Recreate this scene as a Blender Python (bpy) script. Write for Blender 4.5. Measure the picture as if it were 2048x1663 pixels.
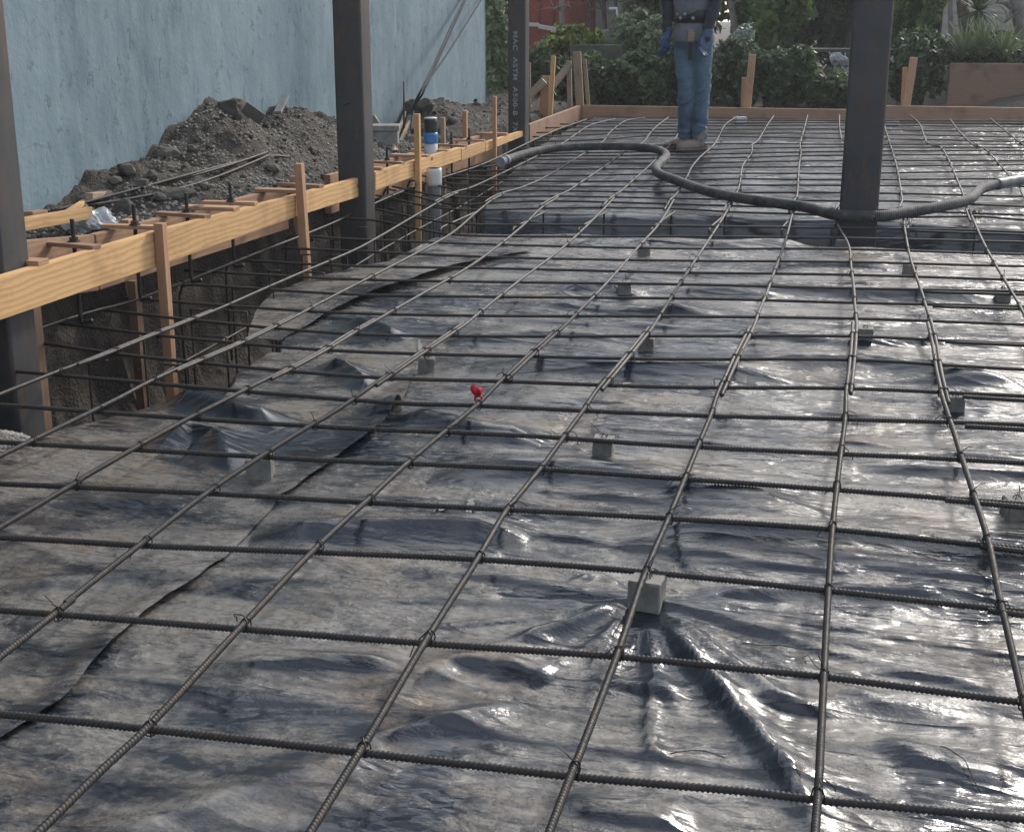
import bpy, bmesh, math, random
import numpy as np
from mathutils import Vector, Matrix
random.seed(7); RNG = np.random.default_rng(7)
R = math.radians
S = bpy.context.scene
for o in list(bpy.data.objects): bpy.data.objects.remove(o)

# ------------------------------------------------------------------ camera, sky, sun
FPX = 2750.0; W, H = 2048.0, 1663.0
PITCH = R(16.4); YAW = R(-14.0); CAM = np.array([0., 0., 1.36])
cd = bpy.data.cameras.new('camera'); cam = bpy.data.objects.new('camera', cd)
S.collection.objects.link(cam); S.camera = cam
cam.location = CAM; cam.rotation_euler = (R(90)-PITCH, 0, -YAW)
cd.sensor_width = 36; cd.lens = 36*FPX/W; cd.clip_start = .05; cd.clip_end = 500
S.view_settings.view_transform = 'Standard'; S.view_settings.look = 'None'
S.view_settings.exposure = 0.8; S.view_settings.gamma = 1
SUN_EL, SUN_AZ = R(33), R(20)          # azimuth measured from +Y towards +X
wd = bpy.data.worlds.new('World'); S.world = wd; wd.use_nodes = True
nt = wd.node_tree; nt.nodes.clear()
sky = nt.nodes.new('ShaderNodeTexSky'); sky.sky_type = 'NISHITA'; sky.sun_disc = False
sky.sun_elevation = SUN_EL; sky.sun_rotation = SUN_AZ; sky.air_density = 1.0; sky.dust_density = 2.0; sky.ozone_density = 1.0
tc = nt.nodes.new('ShaderNodeTexCoord')
mp = nt.nodes.new('ShaderNodeMapping'); mp.inputs['Scale'].default_value = (1, 1, 2.6)
nz = nt.nodes.new('ShaderNodeTexNoise'); nz.inputs['Scale'].default_value = 2.1; nz.inputs['Detail'].default_value = 7; nz.inputs['Roughness'].default_value = .55
rp = nt.nodes.new('ShaderNodeValToRGB'); rp.color_ramp.elements[0].position = .40; rp.color_ramp.elements[1].position = .62
mx = nt.nodes.new('ShaderNodeMix'); mx.data_type = 'RGBA'
mx.inputs[7].default_value = (12.0, 12.3, 12.8, 1)
bg = nt.nodes.new('ShaderNodeBackground'); bg.inputs['Strength'].default_value = .10
wo = nt.nodes.new('ShaderNodeOutputWorld')
L = nt.links.new
L(tc.outputs['Generated'], mp.inputs['Vector']); L(mp.outputs['Vector'], nz.inputs['Vector']); L(nz.outputs['Fac'], rp.inputs['Fac'])
sxw = nt.nodes.new('ShaderNodeVectorMath'); sxw.operation = 'DOT_PRODUCT'; sxw.inputs[1].default_value = (.25, .93, .28); L(tc.outputs['Generated'], sxw.inputs[0])
mr = nt.nodes.new('ShaderNodeMapRange'); mr.inputs[1].default_value = -.1; mr.inputs[2].default_value = .75; mr.inputs[3].default_value = .45; mr.inputs[4].default_value = 1.0; L(sxw.outputs['Value'], mr.inputs[0])
mm = nt.nodes.new('ShaderNodeMath'); mm.operation = 'MULTIPLY'; L(rp.outputs['Color'], mm.inputs[0]); L(mr.outputs[0], mm.inputs[1]); L(mm.outputs[0], mx.inputs[0]); L(sky.outputs['Color'], mx.inputs[6]); L(mx.outputs[2], bg.inputs['Color']); L(bg.outputs[0], wo.inputs['Surface'])
sl = bpy.data.lights.new('sun', 'SUN'); sl.energy = 1.9; sl.angle = R(8); sl.color = (1.0, .95, .88)
sun = bpy.data.objects.new('sun', sl); S.collection.objects.link(sun)
sun.rotation_euler = Vector((math.sin(SUN_AZ)*math.cos(SUN_EL), math.cos(SUN_AZ)*math.cos(SUN_EL), math.sin(SUN_EL))).to_track_quat('Z', 'Y').to_euler()

# ------------------------------------------------------------------ geometry of the site (survey helpers)
K = 0.018                                    # the pad rises gently away from the camera
GH = 0.075                                   # height of the rebar mat over the membrane
_cy, _sy, _cp, _sp = math.cos(YAW), math.sin(YAW), math.cos(PITCH), math.sin(PITCH)
FW = np.array([_sy*_cp, _cy*_cp, -_sp]); RT = np.array([_cy, -_sy, 0.]); DN = np.cross(FW, RT)
def ray(x, y): return FW + (x-W/2)/FPX*RT + (y-H/2)/FPX*DN
def at_pad(x, y, dz=0.):                      # point on the (tilted) pad plane raised by dz
    r = ray(x, y); t = (dz + K*0 - CAM[2])/(r[2]-K*r[1]); return CAM + t*r
def at_z(x, y, z): r = ray(x, y); return CAM + (z-CAM[2])/r[2]*r
def at_Y(x, y, Y): r = ray(x, y); return CAM + Y/r[1]*r
_fr = ray(1700, 22.2); FD = np.array([_fr[0], _fr[1], 0.]); FD /= np.linalg.norm(FD)     # direction of the left form
FN = np.array([-FD[1], FD[0], 0.])           # outward, away from the pad (to the left)
F0 = CAM + 4.64*ray(0, 600); F0[2] = 0
def at_F(x, y, t=0.):                         # point on the vertical plane t metres behind the form's face
    r = ray(x, y); k = np.dot(F0 + t*FN - CAM, FN)/np.dot(r, FN); return CAM + k*r
def st(P): P = np.asarray(P); d = P[..., :2]-F0[:2]; return d@FD[:2], d@FN[:2]
def fst(s, t, z=0.): return F0 + s*FD + t*FN + np.array([0, 0, z])

def hash2(ix, iy, seed):
    n = (ix.astype(np.int64)*374761393 + iy.astype(np.int64)*668265263 + seed*1442695041) & 0x7fffffff
    n = (n ^ (n >> 13))*1274126177 & 0x7fffffff
    return ((n ^ (n >> 16)) & 0xffff)/65535.
def vnoise(x, y, seed=0):
    x = np.asarray(x, float); y = np.asarray(y, float)
    ix, iy = np.floor(x), np.floor(y); fx, fy = x-ix, y-iy
    fx = fx*fx*fx*(fx*(fx*6-15)+10); fy = fy*fy*fy*(fy*(fy*6-15)+10)
    a = hash2(ix, iy, seed); b = hash2(ix+1, iy, seed); c = hash2(ix, iy+1, seed); d = hash2(ix+1, iy+1, seed)
    return (a*(1-fx)+b*fx)*(1-fy)+(c*(1-fx)+d*fx)*fy*1. - .5
def fbm(x, y, o=4, seed=0, g=.5):
    r = 0; a = 1.
    for i in range(o): r = r + a*vnoise(x*2**i+i*17.3, y*2**i-i*9.1, seed+i); a *= g
    return r
def sstep(a, b, x): t = np.clip((x-a)/(b-a), 0, 1); return t*t*(3-2*t)

# ------------------------------------------------------------------ object helpers
COL = S.collection
def link(name, me, mat=None, parent=None, smooth=False):
    o = bpy.data.objects.new(name, me); COL.objects.link(o)
    if mat is not None:
        for m in (mat if isinstance(mat, (list, tuple)) else [mat]): me.materials.append(m)
    if parent is not None: o.parent = parent
    if smooth and len(me.polygons): me.polygons.foreach_set('use_smooth', np.ones(len(me.polygons), bool))
    return o
def tag(o, label, cat=None, group=None, kind=None):
    if label: o['label'] = label
    if cat: o['category'] = cat
    if group: o['group'] = group
    if kind: o['kind'] = kind
    return o
def empty(name, loc, label, cat, group=None, rz=0):
    o = bpy.data.objects.new(name, None); COL.objects.link(o); o.location = loc; o.rotation_euler = (0, 0, rz)
    o.empty_display_size = .1
    return tag(o, label, cat, group)
def mesh(V, F, name='mesh'):
    me = bpy.data.meshes.new(name); V = np.asarray(V, float)
    if isinstance(F, np.ndarray):
        n, k = F.shape
        me.vertices.add(len(V)); me.vertices.foreach_set('co', V.ravel())
        me.loops.add(n*k); me.loops.foreach_set('vertex_index', F.ravel().astype(np.int32))
        me.polygons.add(n); me.polygons.foreach_set('loop_start', np.arange(0, n*k, k, dtype=np.int32))
        me.polygons.foreach_set('loop_total', np.full(n, k, dtype=np.int32))
        me.update(calc_edges=True); me.validate()
    else:
        me.from_pydata([tuple(v) for v in V], [], F); me.update()
    return me
def gridfaces(nr, nc, wrap=False):
    i = np.arange(nr-1)[:, None]; j = np.arange(nc if wrap else nc-1)[None, :]; j2 = (j+1) % nc
    return np.stack([i*nc+j, i*nc+j2, (i+1)*nc+j2, (i+1)*nc+j], -1).reshape(-1, 4)
def catmull(P, step):
    P = np.asarray(P, float)
    if len(P) == 2:
        n = max(2, int(np.linalg.norm(P[1]-P[0])/step)+1); return P[0]+(P[1]-P[0])*np.linspace(0, 1, n)[:, None]
    Q = np.vstack([2*P[0]-P[1], P, 2*P[-1]-P[-2]]); out = []
    for i in range(1, len(Q)-2):
        a, b, c, d = Q[i-1], Q[i], Q[i+1], Q[i+2]
        n = max(1, int(np.linalg.norm(c-b)/step)); t = (np.arange(n)/n)[:, None]
        out.append(.5*((2*b)+(-a+c)*t+(2*a-5*b+4*c-d)*t**2+(-a+3*b-3*c+d)*t**3))
    out.append(P[-1:]); return np.vstack(out)
def tubeVF(P, r, n=8, cap=True, rib=None, flat=1.0):
    P = np.asarray(P, float); N = len(P); r = np.broadcast_to(np.asarray(r, float), (N,))
    T = np.gradient(P, axis=0); T /= np.linalg.norm(T, axis=1)[:, None]+1e-12
    up = np.array([0, 0, 1.]) if abs(T[0][2]) < .9 else np.array([1., 0, 0])
    Nn = np.zeros((N, 3)); u = up - T[0]*np.dot(up, T[0]); u /= np.linalg.norm(u)
    for i in range(N):
        u = u - T[i]*np.dot(u, T[i]); u /= np.linalg.norm(u)+1e-12; Nn[i] = u
    B = np.cross(T, Nn); th = np.arange(n)*2*np.pi/n
    rr = np.repeat(r[:, None], n, 1)
    if rib is not None: rr = rr + rib(th)
    V = P[:, None, :] + rr[..., None]*(np.cos(th)[None, :, None]*Nn[:, None, :]*flat + np.sin(th)[None, :, None]*B[:, None, :])
    V = V.reshape(-1, 3); F = gridfaces(N, n, True)
    if cap:
        V = np.vstack([V, P[0], P[-1]]); a = N*n; j = np.arange(n); j2 = (j+1) % n
        F = np.vstack([F, np.stack([np.full(n, a), j2, j, j], 1)[:, [0, 1, 2, 2]], np.stack([np.full(n, a+1), (N-1)*n+j, (N-1)*n+j2, (N-1)*n+j2], 1)])
    return V, F
def tri_fix(V, F):                              # faces with a repeated last vertex become triangles
    return V, [tuple(f) if f[2] != f[3] else tuple(f[:3]) for f in F.tolist()]
def tube(name, P, r, mat, parent=None, n=8, step=None, cap=True, smooth=True, flat=1.0):
    if step: P = catmull(P, step)
    V, F = tubeVF(P, r, n, cap, flat=flat); V, F = tri_fix(V, F)
    return link(name, mesh(V, F, name), mat, parent, smooth)
class MB:
    def __init__(s): s.V = []; s.F = []; s.n = 0
    def add(s, V, F):
        V = np.asarray(V, float); F = F.tolist() if isinstance(F, np.ndarray) else F
        s.V.append(V); s.F += [tuple(dict.fromkeys(i+s.n for i in f)) for f in F]; s.n += len(V); return s
    def build(s, name, mat, parent=None, smooth=False): return link(name, mesh(np.vstack(s.V), s.F, name), mat, parent, smooth)
def boxme(sx, sy, sz, bev=.003, jit=0., taper=None, name='box', seed=0, warp=0., cuts=0):
    bm = bmesh.new(); bmesh.ops.create_cube(bm, size=1)
    for v in bm.verts: v.co = Vector((v.co.x*sx, v.co.y*sy, v.co.z*sz))
    if bev: bmesh.ops.bevel(bm, geom=bm.edges[:], offset=bev, segments=2, affect='EDGES', profile=.6)
    if cuts: 
        long = [e for e in bm.edges if abs((e.verts[0].co-e.verts[1].co).x) > sx*.6]
        bmesh.ops.subdivide_edges(bm, edges=long, cuts=cuts, use_grid_fill=True)
    rr = random.Random(seed)
    if taper:                                   # taper = (z0 bottom end offset list) called with v.co
        for v in bm.verts: v.co = taper(v.co)
    if jit:
        for v in bm.verts: v.co += Vector((rr.uniform(-jit, jit), rr.uniform(-jit, jit), rr.uniform(-jit, jit)))
    if warp:
        a = rr.uniform(0, 6)
        for v in bm.verts: v.co.z += warp*math.sin(v.co.x*2.1+a); v.co.y += warp*math.cos(v.co.x*1.7+a)
    me = bpy.data.meshes.new(name); bm.to_mesh(me); bm.free(); return me
def plank(name, p0, p1, w, th, mat, parent=None, up=(0, 0, 1), bev=.002, seed=0, warp=0., jit=0.):
    """board from p0 to p1 (axis), width w along 'up', thickness th"""
    p0 = Vector(p0); p1 = Vector(p1); d = p1-p0; x = d.normalized(); z = Vector(up); z = (z - x*z.dot(x)).normalized(); y = z.cross(x)
    me = boxme(d.length, th, w, bev, name=name, seed=seed, warp=warp, jit=jit, cuts=6 if warp else 0)
    o = link(name, me, mat, parent)
    M = Matrix(((x.x, y.x, z.x), (x.y, y.y, z.y), (x.z, y.z, z.z))).to_4x4(); M.translation = (p0+p1)/2
    o.matrix_world = M if parent is None else parent_inv(parent)@M
    return o
def parent_inv(p):
    M = Matrix.LocRotScale(p.location, p.rotation_euler, p.scale); return M.inverted()
def ordw(n): 
    return ['zeroth','first','second','third','fourth','fifth','sixth','seventh','eighth','ninth','tenth','eleventh','twelfth','thirteenth','fourteenth','fifteenth','sixteenth','seventeenth','eighteenth','nineteenth','twentieth','twenty-first','twenty-second','twenty-third','twenty-fourth','twenty-fifth','twenty-sixth','twenty-seventh','twenty-eighth','twenty-ninth','thirtieth','thirty-first','thirty-second','thirty-third','thirty-fourth','thirty-fifth','thirty-sixth','thirty-seventh','thirty-eighth','thirty-ninth','fortieth'][n]

# ------------------------------------------------------------------ materials
class Mat:
    def __init__(s, name):
        s.m = bpy.data.materials.new(name); s.m.use_nodes = True; s.t = s.m.node_tree; s.b = s.t.nodes['Principled BSDF']
        s.tc = s.t.nodes.new('ShaderNodeTexCoord'); s.src = s.tc.outputs['Object']
    def L(s, a, b): s.t.links.new(a, b)
    def map(s, sc=(1, 1, 1), rot=(0, 0, 0), src=None, loc=(0, 0, 0)):
        m = s.t.nodes.new('ShaderNodeMapping'); m.inputs['Scale'].default_value = sc; m.inputs['Rotation'].default_value = rot; m.inputs['Location'].default_value = loc
        s.L(src or s.src, m.inputs['Vector']); return m.outputs[0]
    def noise(s, scale, detail=5, rough=.55, vec=None, dist=0):
        n = s.t.nodes.new('ShaderNodeTexNoise'); n.inputs['Scale'].default_value = scale; n.inputs['Detail'].default_value = detail
        n.inputs['Roughness'].default_value = rough; n.inputs['Distortion'].default_value = dist; s.L(vec or s.src, n.inputs['Vector']); return n.outputs['Fac']
    def voro(s, scale, vec=None, feat='F1', out='Distance'):
        n = s.t.nodes.new('ShaderNodeTexVoronoi'); n.feature = feat; n.inputs['Scale'].default_value = scale; s.L(vec or s.src, n.inputs['Vector']); return n.outputs[out]
    def wave(s, scale, dist, vec=None, detail=3, dsc=1., typ='BANDS', dirn='X'):
        n = s.t.nodes.new('ShaderNodeTexWave'); n.wave_type = typ; n.bands_direction = dirn if typ == 'BANDS' else 'X'; n.inputs['Scale'].default_value = scale; n.inputs['Distortion'].default_value = dist
        n.inputs['Detail'].default_value = detail; n.inputs['Detail Scale'].default_value = dsc; s.L(vec or s.src, n.inputs['Vector']); return n.outputs['Fac']
    def ramp(s, fac, stops):
        r = s.t.nodes.new('ShaderNodeValToRGB'); e = r.color_ramp.elements
        while len(e) < len(stops): e.new(.5)
        for k, (p, c) in enumerate(stops): e[k].position = p; e[k].color = tuple(c)+(1,) if hasattr(c, '__len__') else (c, c, c, 1)
        s.L(fac, r.inputs['Fac']); return r.outputs['Color']
    def mix(s, f, a, b, typ='MIX'):
        m = s.t.nodes.new('ShaderNodeMix'); m.data_type = 'RGBA'; m.blend_type = typ
        for v, i in ((f, 0), (a, 6), (b, 7)):
            if isinstance(v, (int, float)): m.inputs[i].default_value = v if i == 0 else (v, v, v, 1)
            elif isinstance(v, (tuple, list)): m.inputs[i].default_value = tuple(v)+(1,)
            else: s.L(v, m.inputs[i])
        return m.outputs[2]
    def math(s, op, a, b=0.):
        m = s.t.nodes.new('ShaderNodeMath'); m.operation = op
        for v, i in ((a, 0), (b, 1)):
            if isinstance(v, (int, float)): m.inputs[i].default_value = v
            else: s.L(v, m.inputs[i])
        return m.outputs[0]
    def rand(s): n = s.t.nodes.new('ShaderNodeObjectInfo'); return n.outputs['Random']
    def bump(s, h, dist, strength=1., nrm=None):
        b = s.t.nodes.new('ShaderNodeBump'); b.inputs['Distance'].default_value = dist; b.inputs['Strength'].default_value = strength
        s.L(h, b.inputs['Height']); 
        if nrm is not None: s.L(nrm, b.inputs['Normal'])
        return b.outputs[0]
    def set(s, col=None, rough=None, nrm=None, metal=None, spec=None):
        for v, k in ((col, 'Base Color'), (rough, 'Roughness'), (nrm, 'Normal'), (metal, 'Metallic'), (spec, 'Specular IOR Level')):
            if v is None: continue
            if isinstance(v, (int, float)): s.b.inputs[k].default_value = v
            elif isinstance(v, (tuple, list)): s.b.inputs[k].default_value = tuple(v)+(1,)
            else: s.L(v, s.b.inputs[k])
        return s.m
def rvec(M, sc):                                 # object coords shifted by a per-object random
    c = M.t.nodes.new('ShaderNodeVectorMath'); c.operation = 'ADD'; r = M.rand()
    k = M.math('MULTIPLY', r, 37.0); cb = M.t.nodes.new('ShaderNodeCombineXYZ')
    for i in range(3): M.L(k, cb.inputs[i])
    M.L(M.src, c.inputs[0]); M.L(cb.outputs[0], c.inputs[1]); return M.map(sc, src=c.outputs[0])
def wood(name, light, dark, rough=.6, stain=.3):
    M = Mat(name); v = rvec(M, (1.0, 1, 1))
    g = M.wave(13, 9, vec=M.map((.22, .4, 1), src=v), detail=4, dsc=.7, dirn='Z')
    f = M.noise(60, 4, vec=M.map((.05, 1, 1), src=v))
    kn = M.voro(2.1, vec=M.map((1., 1, 2.2), src=v))
    c = M.mix(M.math('MULTIPLY', M.ramp(g, [(.3, 0.), (1., 1.)]), .55), light, dark)
    c = M.mix(M.math('MULTIPLY', f, .5), c, tuple(x*.72 for x in light))
    c = M.mix(M.ramp(kn, [(.045, 1.), (.075, 0.)]), c, tuple(x*.25 for x in dark))
    st = M.ramp(M.noise(3.5, 5, .65, vec=v), [(.5, 0.), (.72, 1.)])
    c = M.mix(M.math('MULTIPLY', st, stain), c, tuple(x*.45 for x in dark))
    nl = M.ramp(M.voro(5.5, vec=M.map((1, 1, 2), src=v)), [(.022, 1.), (.03, 0.)]); c = M.mix(nl, c, (.03, .028, .026))
    spl = M.math('MULTIPLY', M.ramp(M.noise(48, 3, .6, vec=v), [(.64, 0.), (.67, 1.)]), M.ramp(M.noise(4, 3, .5, vec=M.map((1, 1, 1), src=v, loc=(5, 5, 5))), [(.52, 0.), (.62, .8)])); c = M.mix(spl, c, (.33, .32, .30))
    hv = M.t.nodes.new('ShaderNodeHueSaturation'); M.L(c, hv.inputs['Color']); M.L(M.math('ADD', M.math('MULTIPLY', M.rand(), .3), .85), hv.inputs['Value'])
    return M.set(hv.outputs[0], rough, M.bump(M.math('ADD', g, f), .0006, .6))
M_FIR = wood('fir_lumber', (.68, .42, .19), (.42, .20, .075), stain=.45)
M_RED = wood('stake_wood', (.50, .29, .17), (.33, .17, .09))
M_OLD = wood('weathered_wood', (.36, .27, .18), (.2, .14, .09), stain=.7)
M_BACK = wood('dull_form_wood', (.38, .225, .14), (.26, .145, .09), stain=.7)
M_PLY = wood('weathered_plywood', (.27, .165, .11), (.19, .11, .075), stain=.9)
def mk(name, col, rough=.6, metal=0., ns=30, var=.25, bump=.001, bscale=None, col2=None):
    M = Mat(name); n = M.noise(ns, 6, .6); c2 = col2 or tuple(x*(1-var) for x in col)
    c = M.mix(M.ramp(n, [(.35, 0.), (.65, 1.)]), col, c2)
    return M.set(c, rough, M.bump(M.noise(bscale or ns*3, 4), bump) if bump else None, metal)
# rebar
M = Mat('rebar_steel'); n = M.noise(9, 6, .65); n2 = M.noise(160, 3)
c = M.mix(M.ramp(n, [(.50, 0.), (.70, 1.)]), (.052, .050, .049), (.085, .058, .040)); c = M.mix(M.ramp(n2, [(.4, 0.), (.7, 1.)]), c, (.04, .037, .035))
M_BAR = M.set(c, M.ramp(n2, [(.3, .45), (.7, .68)]), M.bump(n2, .0004), .35, .3)
M_TIE = mk('tie_wire_steel', (.035, .032, .03), .5, .6, 80, .4, 0)
# column steel
M = Mat('column_steel'); n = M.noise(1.9, 8, .68); n2 = M.noise(24, 5, .6, vec=M.map((1, 1, .15))); n3 = M.noise(7, 7, .72, vec=M.map((1, 1, .5), loc=(4, 2, 1)))
c = M.mix(M.ramp(n, [(.38, 0.), (.62, 1.)]), (.038, .041, .048), (.078, .074, .073)); c = M.mix(M.ramp(n2, [(.5, 0.), (.75, .75)]), c, (.105, .062, .038))
c = M.mix(M.ramp(n3, [(.56, 0.), (.70, .8)]), c, (.12, .068, .04))
scr = M.ramp(M.noise(3, 3, .5, vec=M.map((22, 22, 1.6), rot=(.25, .1, 0))), [(.70, 0.), (.715, .55), (.73, 0.)]); c = M.mix(scr, c, (.2, .2, .2))
M_COL = M.set(c, M.ramp(n, [(.3, .42), (.7, .68)]), M.bump(M.math('ADD', n2, n3), .0012), .25)
# black poly membrane with dust
M = Mat('black_poly_sheet')
va = M.map((1.0, 1.7, 1), rot=(0, 0, .12)); vb = M.map((1.3, 1, 1), rot=(0, 0, .5))
d1 = M.noise(1.5, 9, .62, vec=va, dist=.25); d2 = M.noise(6, 9, .74, vec=va, dist=.3); d3 = M.noise(75, 6, .75)
dust = M.math('ADD', M.math('MULTIPLY', d1, .6), M.math('MULTIPLY', d2, .4))
gn = M.t.nodes.new('ShaderNodeNewGeometry'); sx = M.t.nodes.new('ShaderNodeSeparateXYZ'); M.L(gn.outputs['Normal'], sx.inputs[0])
sy = M.t.nodes.new('ShaderNodeSeparateXYZ'); M.L(M.src, sy.inputs[0])
flatm = M.ramp(sx.outputs['Z'], [(.945, .0), (.990, 1.)])            # dust lies on the flats, folds are clean
dm = M.math('MULTIPLY', M.ramp(dust, [(.445, 0.), (.535, 1.)]), M.math('MULTIPLY', flatm, M.ramp(M.math('MULTIPLY', sy.outputs['Y'], .07), [(.52, 1.), (.64, .22)])))
dm2 = M.math('MULTIPLY', dm, M.ramp(d3, [(.3, .25), (.62, 1.)]))
tan = M.mix(M.ramp(M.noise(2.2, 6, .6, vec=vb), [(.50, 0.), (.70, 1.)]), (.38, .345, .295), (.40, .28, .16))
c = M.mix(M.math('MULTIPLY', dm2, .52), (.011, .017, .027), tan)
sp = M.ramp(M.voro(38), [(.07, 1.), (.12, 0.)]); spm = M.math('MULTIPLY', sp, M.ramp(M.noise(3, 3), [(.5, 0.), (.6, .8)]))
c = M.mix(spm, c, (.035, .03, .026))
def ridged(sc, det, ms, dist=.4):
    n = M.noise(sc, det, .5, vec=M.map(ms), dist=dist); return M.math('SUBTRACT', 1., M.math('ABSOLUTE', M.math('SUBTRACT', M.math('MULTIPLY', n, 2.), 1.)))
patch = M.ramp(M.noise(1.7, 4, .6, vec=M.map((1, 1.8, 1), loc=(3, 5, 0))), [(.42, .12), (.60, 1.)])
clean = M.math('SUBTRACT', 1., M.math('MULTIPLY', dm, .2))
hm = M.math('MULTIPLY', flatm, M.math('MULTIPLY', M.math('MULTIPLY', M.math('ADD', ridged(9, 2, (.5, 1.7, 1), .7), M.math('MULTIPLY', ridged(24, 2, (.55, 1.5, 1), .8), .36)), M.math('MULTIPLY', patch, clean)), .70))
hb = M.math('MULTIPLY', ridged(3.4, 2, (.45, 2.2, 1), .5), .7)
hf = M.math('ADD', M.math('MULTIPLY', M.noise(42, 4, .6, vec=M.map((.7, 1.3, 1)), dist=.2), .085), M.math('MULTIPLY', M.noise(150, 2, .5), .014))
h = M.math('ADD', M.math('ADD', hm, hb), hf)
gr = M.ramp(M.noise(320, 2, .6), [(.60, 0.), (.68, .7)]); c = M.mix(M.math('MULTIPLY', gr, M.math('ADD', M.math('MULTIPLY', dm, .7), .15)), c, (.20, .15, .10)); sp2 = M.ramp(M.voro(85), [(.10, .8), (.16, 0.)]); c = M.mix(M.math('MULTIPLY', sp2, M.ramp(M.noise(2.1, 5, .6), [(.46, 0.), (.6, .9)])), c, (.03, .027, .024))
M_POLY = M.set(c, M.math('ADD', M.math('MULTIPLY', dm2, .20), .19), M.bump(h, .022, 1.0), 0, .6)
# soil
M = Mat('soil'); n = M.noise(3, 8, .7); n2 = M.noise(35, 6, .7)
c = M.mix(M.ramp(n, [(.35, 0.), (.65, 1.)]), (.060, .052, .043), (.108, .09, .072)); c = M.mix(M.ramp(n2, [(.35, .7), (.6, 0.)]), c, (.04, .034, .029))
pb = M.voro(75); c = M.mix(M.math('MULTIPLY', M.ramp(pb, [(.12, 1.), (.2, 0.)]), M.ramp(M.noise(2.5, 3), [(.45, 0.), (.6, .9)])), c, (.26, .24, .21))
M_SOIL = M.set(c, .95, M.bump(M.math('ADD', M.math('ADD', n2, M.math('MULTIPLY', n, 2.)), M.math('MULTIPLY', pb, .5)), .022))
M = Mat('trench_shade_soil'); n = M.noise(3, 8, .7); n2 = M.noise(35, 6, .7)  # darker copy of the soil, the trench's shade is put into its colour
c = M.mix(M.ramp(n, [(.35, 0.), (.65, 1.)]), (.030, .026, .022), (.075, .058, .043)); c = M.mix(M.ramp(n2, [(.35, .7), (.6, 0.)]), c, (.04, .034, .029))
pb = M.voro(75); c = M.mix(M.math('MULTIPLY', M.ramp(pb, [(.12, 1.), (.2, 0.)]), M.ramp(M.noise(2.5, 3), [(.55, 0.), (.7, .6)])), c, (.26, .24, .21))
M_SOIL_SHADE = M.set(c, .95, M.bump(M.math('ADD', M.math('ADD', n2, M.math('MULTIPLY', n, 2.)), M.math('MULTIPLY', pb, .5)), .022))
M_ROCK = mk('rock', (.12, .107, .09), .9, 0, 6, .45, .006, 25)
M_PEB = mk('gravel', (.33, .31, .275), .85, 0, 12, .5, 0)
# stucco wall
M = Mat('blue_stucco'); vs = M.map((1, 1, .22)); n = M.noise(1.6, 7, .6, vec=vs); n2 = M.noise(9, 6, .65, vec=M.map((1, 1, .35)))
c = M.mix(M.ramp(n, [(.3, 0.), (.72, 1.)]), (.085, .142, .178), (.180, .255, .295)); c = M.mix(M.ramp(n2, [(.42, 0.), (.75, .6)]), c, (.26, .325, .35))
cr = M.ramp(M.voro(3.2, vec=M.map((1, 1, 1.4)), feat='DISTANCE_TO_EDGE'), [(.0, 1.), (.012, 0.)]); cm = M.math('MULTIPLY', cr, M.ramp(M.noise(2.2, 4), [(.5, 0.), (.6, .5)]))
c = M.mix(cm, c, (.09, .13, .15))
dr = M.ramp(M.noise(14, 6, .7), [(.66, 0.), (.70, .6)]); c = M.mix(dr, c, (.1, .125, .135))
pm_ = M.ramp(M.noise(.9, 8, .72, vec=M.map((1, 1, .7), loc=(2, 7, 3))), [(.40, 0.), (.60, 1.)]); c = M.mix(M.math('MULTIPLY', pm_, .4), c, (.235, .315, .355))
rl = M.ramp(M.noise(9, 7, .7, vec=M.map((1, 1, .8), loc=(9, 1, 5))), [(.60, 0.), (.64, .32), (.68, 0.)]); c = M.mix(rl, c, (.07, .11, .13))
bh = M.math('ADD', M.math('MULTIPLY', M.noise(38, 6, .65), 1.), M.math('ADD', M.math('MULTIPLY', rl, 2.2), M.math('MULTIPLY', M.noise(7, 6, .65), 1.6)))
M_WALL = M.set(c, .82, M.bump(bh, .0035))
M_CONC = mk('concrete', (.30, .30, .28), .9, 0, 18, .35, .002, 120)
M_DOBIE = mk('dobie_concrete', (.26, .245, .215), .9, 0, 22, .4, .002, 90)
M_HOSE = mk('hose_rubber', (.026, .028, .031), .78, 0, 11, .55, .0025, 45, col2=(.075, .075, .072))
M = Mat('hose_rubber_scuffed'); n = M.noise(9, 8, .72); n2 = M.noise(45, 5, .7); c = M.mix(M.ramp(n, [(.45, 0.), (.62, 1.)]), (.024, .026, .030), (.085, .083, .078)); c = M.mix(M.ramp(n2, [(.60, 0.), (.66, .7)]), c, (.20, .195, .18))
M_HOSE = M.set(c, .75, M.bump(M.math('ADD', n2, M.wave(30, 1.5, dirn='X')), .002))
M_TAPE = mk('duct_tape', (.13, .135, .135), .5, 0, 14, .3, .001, 70)
M_ALU = mk('dull_metal', (.32, .34, .35), .45, .7, 20, .3, .0005)
M_RIB = mk('red_ribbon', (.62, .02, .045), .45, 0, 25, .2, 0)
M_WHITE = mk('white_plastic', (.62, .63, .63), .4, 0, 10, .2, .002, 25)
M_BLACK = mk('black_plastic', (.02, .02, .022), .4, 0, 10, .2, 0)
M_BLUE = mk('blue_plastic', (.06, .23, .55), .4, 0, 10, .2, 0)
M_YEL = mk('yellow_strip', (.62, .50, .10), .5, 0, 10, .2, 0)
M_BOARD = mk('tan_board', (.42, .33, .22), .7, 0, 8, .3, .001)
M_CABLE = mk('cable_jacket', (.04, .048, .056), .95, 0, 20, .2, 0)
M_GREYB = mk('grey_plank', (.24, .25, .26), .8, 0, 9, .4, .001)
M_MARK = mk('stencil_paint', (.36, .36, .36), .8, 0, 40, .5, 0)

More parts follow.
